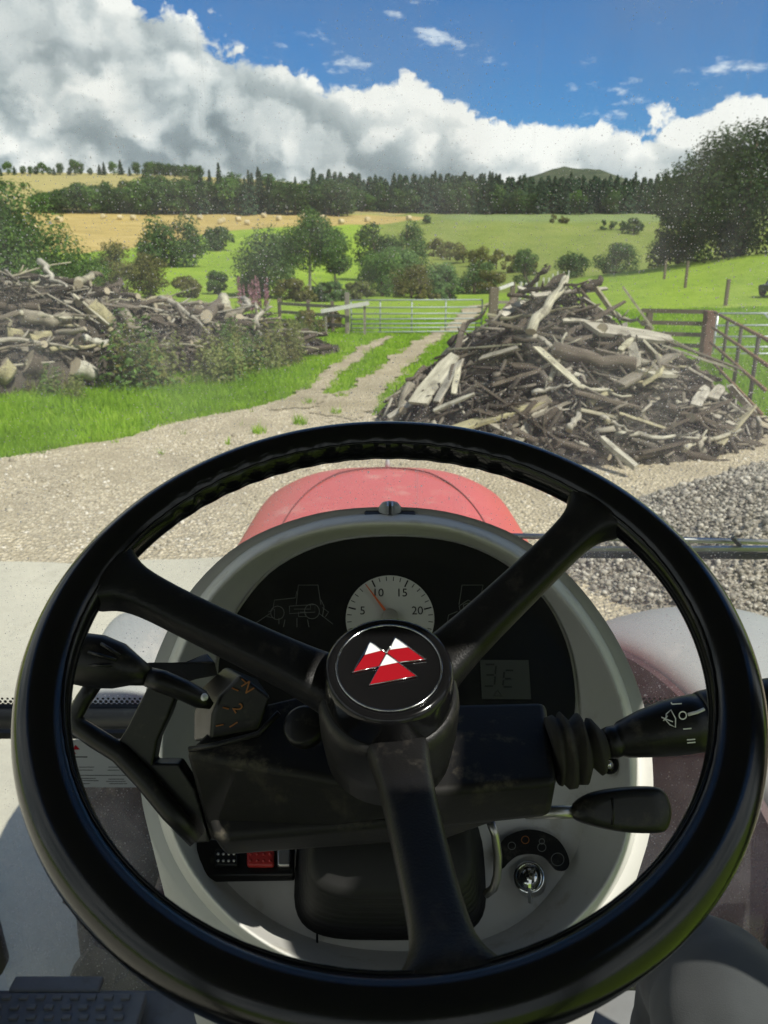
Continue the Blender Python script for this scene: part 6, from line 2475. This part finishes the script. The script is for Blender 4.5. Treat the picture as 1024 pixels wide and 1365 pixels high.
    def glyph(s, x, y, sz, rot, sx=1.0):
        u, v = SPn.uv(x, y)
        o = text_on(SPn, s, u, v, sz, M_white, stk, 'stalk_symbol', rot, on_barrel(x, y) + 0.0010 + max(0.0, y - 975) * 0.00022, sx)
    glyph('J', 907, 941, 0.0085, R(-100))
    glyph('O', 910, 954, 0.0085, R(-100))
    glyph('I', 915, 971, 0.0085, R(-100))
    glyph('II', 921, 988, 0.0085, R(-100))

    def bstroke(pts, w=0.00045):
        MB().tube([SPn.at(*SPn.uv(x, y), on_barrel(x, y) + 0.0006) for x, y in pts], w, 5).obj('stalk_symbol', M_white, stk, True)
    bstroke([(890, 953), (897, 948), (901, 958), (900, 969), (893, 966), (888, 960), (890, 953)])
    bstroke([(883, 957), (897, 962)])
    bstroke([(885, 961), (891, 955)])
    bstroke([(918, 953), (930, 950), (940, 946)], 0.0012)
    # tilt lever
    TP = Plane(P(828, 1080, 0.556), RV, UV * 0.97 + FV * 0.24)
    out = smooth_loop([(761, 1082), (766, 1070), (788, 1057), (825, 1050), (865, 1048), (882, 1052), (891, 1066), (894, 1084), (888, 1104), (874, 1110), (830, 1109), (792, 1102), (767, 1093)], 48)
    uv = [TP.uv(q.x, q.y) for q in out]
    cu = sum(q[0] for q in uv) / 48, sum(q[1] for q in uv) / 48
    sh = lambda k: [(cu[0] + (a - cu[0]) * k, cu[1] + (b - cu[1]) * k) for a, b in uv]
    mb = MB()
    mb.loft([[TP.at(a, b, h) for a, b in sh(k)] for k, h in ((0.86, -0.009), (0.97, -0.006), (1.0, 0.0), (0.97, 0.005), (0.88, 0.0075), (0.55, 0.008))], True, True, True)
    til = mb.obj('tilt_lever', M_black, tractor, True)
    til['label'] = 'paddle-shaped tilt lever right of the column'
    MB().tube([P(700, 1083, 0.565), P(735, 1083, 0.56), P(768, 1082, 0.557)], 0.0047, 12).obj('rod', M_steel, til, True)
    gs = [TP.uv(x, y) for x, y in ((812, 1062), (814, 1080), (812, 1098))]
    MB().tube([TP.at(a, b, 0.0078) for a, b in gs], 0.0011, 6).obj('grip_edge', M_black, til, True)
    # ribbed boot under the column
    fo = P(520, 1158, dcon(1158) + FLOOR_H)
    nrm = Vector((0, -0.62, 0.78)).normalized()
    e2 = nrm.cross(RV).normalized()
    loops = []
    nr = 9
    for i in range(nr * 4 + 1):
        u = i / (nr * 4)
        ph = (i % 4)
        rib = (0.0, 0.0040, 0.0058, 0.0040)[ph]
        hw, hh = 0.0835 - 0.024 * u + rib, 0.054 - 0.022 * u + rib
        lp = []
        for j in range(40):
            a = 6.2832 * j / 40
            cx, sx = math.cos(a), math.sin(a)
            lp.append(fo + nrm * (-0.004 + 0.125 * u) + RV * (math.copysign(abs(cx) ** 0.5, cx) * hw) + e2 * (math.copysign(abs(sx) ** 0.5, sx) * hh))
        loops.append(lp)
    bt = MB().loft(loops, True, True, True).obj('column_boot', M_rubber, tractor, True)
    # steel loop beside the boot
    MB().tube([P(654, 1096, 0.63), P(660, 1112, 0.63), P(664, 1140, 0.635), P(663, 1168, 0.64), P(658, 1184, 0.645), P(648, 1192, 0.65)], 0.0036, 10).obj('steel_rod', M_steel, tractor, True)
    # ignition barrel and symbols
    ig = P(706, 1171, dcon(1171) + 0.046)
    inm = ((Vector((0, 0, EYE)) - ig).normalized() + Vector((-0.15, 0, 0.35))).normalized()
    br = MB().lathe([(0.0148, -0.01), (0.0148, 0.004), (0.0130, 0.006), (0.0105, 0.006), (0.0100, 0.003), (0.0085, 0.003), (0.0080, 0.007), (0.0030, 0.0075), (0.0, 0.006)], ig, inm, 36).obj('ignition_barrel', M_chrome, tractor, True)
    key = tag(empty('ignition_key', ig), 'silver key in the ignition, right of the column boot', 'key')
    kd = Vector((0.12, -0.45, -0.88)).normalized()
    kd = (kd - inm * kd.dot(inm) * 0.4).normalized()
    kp = Plane(ig + inm * 0.016, inm.cross(Vector((0.93, 0.2, 0.3))).normalized(), inm)
    MB().beam(ig + inm * 0.001, ig + inm * 0.022, 0.0075, 0.0022, Vector((1, 0, 0))).obj('blade', M_chrome, key)
    # bow: flat ring hanging from the blade, seen almost edge on
    bc = ig + inm * 0.020 + UV * -0.011 + RV * 0.004
    bu = (UV * 0.98 + FV * -0.2).normalized()
    bv = (FV * 0.93 + RV * 0.36).normalized()
    bn = bu.cross(bv).normalized()
    lo, li = [], []
    for k in range(28):
        a = 6.2832 * k / 28
        lo.append((math.cos(a) * 0.0175, math.sin(a) * 0.0120))
        li.append((math.cos(a) * 0.0095 - 0.003, math.sin(a) * 0.0062))
    kb = MB()
    f3 = lambda q, h: bc + bu * q[0] + bv * q[1] + bn * h
    kb.loft([[f3(q, -0.0012) for q in lo], [f3(q, 0.0012) for q in lo], [f3(q, 0.0012) for q in li], [f3(q, -0.0012) for q in li], [f3(q, -0.0012) for q in lo]], True)
    kb.obj('bow', M_chrome, key, False)
    KP = Plane(P(715, 1135, dcon(1135) + 0.045), RV, P(715, 1110, dcon(1110) + 0.051) - P(715, 1160, dcon(1160) + 0.047))
    arc_o = [(664, 1132), (672, 1118), (686, 1110), (704, 1106), (724, 1109), (742, 1118), (754, 1134), (759, 1150), (754, 1160), (742, 1160), (734, 1152), (724, 1142), (706, 1138), (690, 1141), (678, 1150), (670, 1158), (662, 1152)]
    lab = plate(KP, [KP.uv(q.x, q.y) for q in smooth_loop(arc_o, 60)], -0.001, 0.0012).obj('switch_symbols', M_black, console)
    for (cx, cy, r_, m_) in ((743, 1146, 8.5, M_outline), (722, 1130, 5.5, M_outline), (722, 1122, 3.5, M_outline), (700, 1120, 5, M_orange), (682, 1128, 5, M_outline)):
        ring = [KP.at(*KP.uv(cx + r_ * math.cos(6.283 * k / 20), cy + r_ * math.sin(6.283 * k / 20)), 0.0015) for k in range(21)]
        MB().tube(ring, 0.00035, 4, cap=False).obj('symbol', m_, lab)
    # rocker switches in the left of the bowl
    SW = Plane(P(330, 1148, dcon(1148) + 0.030), RV, UV * 0.6 + FV * 0.8)
    rec = plate(SW, [SW.uv(*q) for q in ((262, 1168), (392, 1166), (392, 1120), (262, 1118))], -0.012, 0.0).obj('switch_panel', M_black, console, False, (0.002, 2))
    for nm, x0, x1, m_ in (('switch', 287, 318, M_black), ('switch', 330, 366, M_redsw), ('switch', 370, 388, M_steel)):
        s_ = plate(SW, [SW.uv(*q) for q in ((x0, 1158), (x1, 1158), (x1, 1136), (x0, 1136))], 0.0, 0.006).obj(nm, m_, console, False, (0.002, 2))
        if m_ is M_steel:
            continue
        for r_ in range(2):
            for c in range(4):
                u, v = SW.uv(x0 + 5 + c * (x1 - x0 - 10) / 3, 1143 + r_ * 9)
                MB().lathe([(0.0, 0.0012), (0.0011, 0.0008), (0.0015, 0.0)], SW.at(u, v, 0.006), SW.n, 8).obj('switch_dimple', M_steel if m_ is M_black else M_redsw, s_, True)


build_column()


# ------------------------------------------------------------------ the driver's leg
def build_leg():
    m, nt, b = mat('trouser_cloth')
    tc = nt.new('ShaderNodeTexCoord').outputs['Object']
    nz = nt.noise(tc, 9, 5, 0.6)
    nt.put(b.inputs['Base Color'], nt.mix(nz, (0.030, 0.033, 0.034), (0.062, 0.068, 0.068)))
    b.inputs['Roughness'].default_value = 0.85
    b.inputs['Specular IOR Level'].default_value = 0.2
    b.inputs['Sheen Weight'].default_value = 0.2
    nt.put(b.inputs['Normal'], nt.bump(nt.math('ADD', nt.math('MULTIPLY', nt.noise(tc, 7, 2, 0.5), 1.0), nt.math('MULTIPLY', nt.noise(tc, 600, 2), 0.03)), 0.5, 0.02))
    person = tag(empty('person', (0.3, -0.1, 1.07)), "driver's bent right leg in dark grey trousers at the lower right corner", 'person')
    K = P(975, 1262, 0.90)
    hip = Vector((0.20, -0.25, 1.62))
    foot = Vector((K.x + 0.03, K.y + 0.14, 1.13))
    path, rad = [], []
    for u in np.linspace(0, 1, 9):
        q = hip.lerp(K + Vector((0, -0.01, -0.085)), float(u))
        path.append(q)
        rad.append(0.105 - 0.020 * float(u))
    kc = K + Vector((0, 0.03, -0.10))
    for (d, r_) in ((Vector((0, 0.005, 0.0)), 0.082), (Vector((0.004, 0.035, -0.03)), 0.078), (Vector((0.008, 0.050, -0.08)), 0.074), (Vector((0.012, 0.062, -0.16)), 0.070), (Vector((0.018, 0.085, -0.28)), 0.064), (Vector((0.02, 0.10, -0.37)), 0.060)):
        path.append(kc + d)
        rad.append(r_)
    # wrinkles
    mb = MB()
    N, Mseg = len(path), 36
    dense, dr = [], []
    for i in range(N - 1):
        for f in range(4):
            t = f / 4
            dense.append(path[i].lerp(path[i + 1], t))
            dr.append(rad[i] + (rad[i + 1] - rad[i]) * t)
    dense.append(path[-1])
    dr.append(rad[-1])
    mb.tube(dense, dr, Mseg)
    for i, v in enumerate(mb.v):
        q = Vector(v)
        nz_ = mnoise.noise(q * 14.0) * 0.007 + mnoise.noise(Vector((q.x * 30, q.y * 9, q.z * 9))) * 0.004
        c = dense[i // Mseg]
        d = (q - c)
        if d.length > 1e-5:
            mb.v[i] = tuple(q + d.normalized() * nz_)
    leg = mb.obj('trouser_leg', m, person, True)
    leg.modifiers.new('sub', 'SUBSURF').levels = 1
    bt = simple('boot_leather', (0.02, 0.018, 0.016), 0.6, 0.4)
    a = dense[-1]
    MB().tube([a + Vector((0, 0, 0.02)), a + Vector((0, 0.01, -0.06)), a + Vector((0, 0.06, -0.10)), a + Vector((0, 0.13, -0.115)), a + Vector((0, 0.19, -0.12))], [0.05, 0.052, 0.05, 0.046, 0.03], 16).obj('boot', bt, person, True)


build_leg()
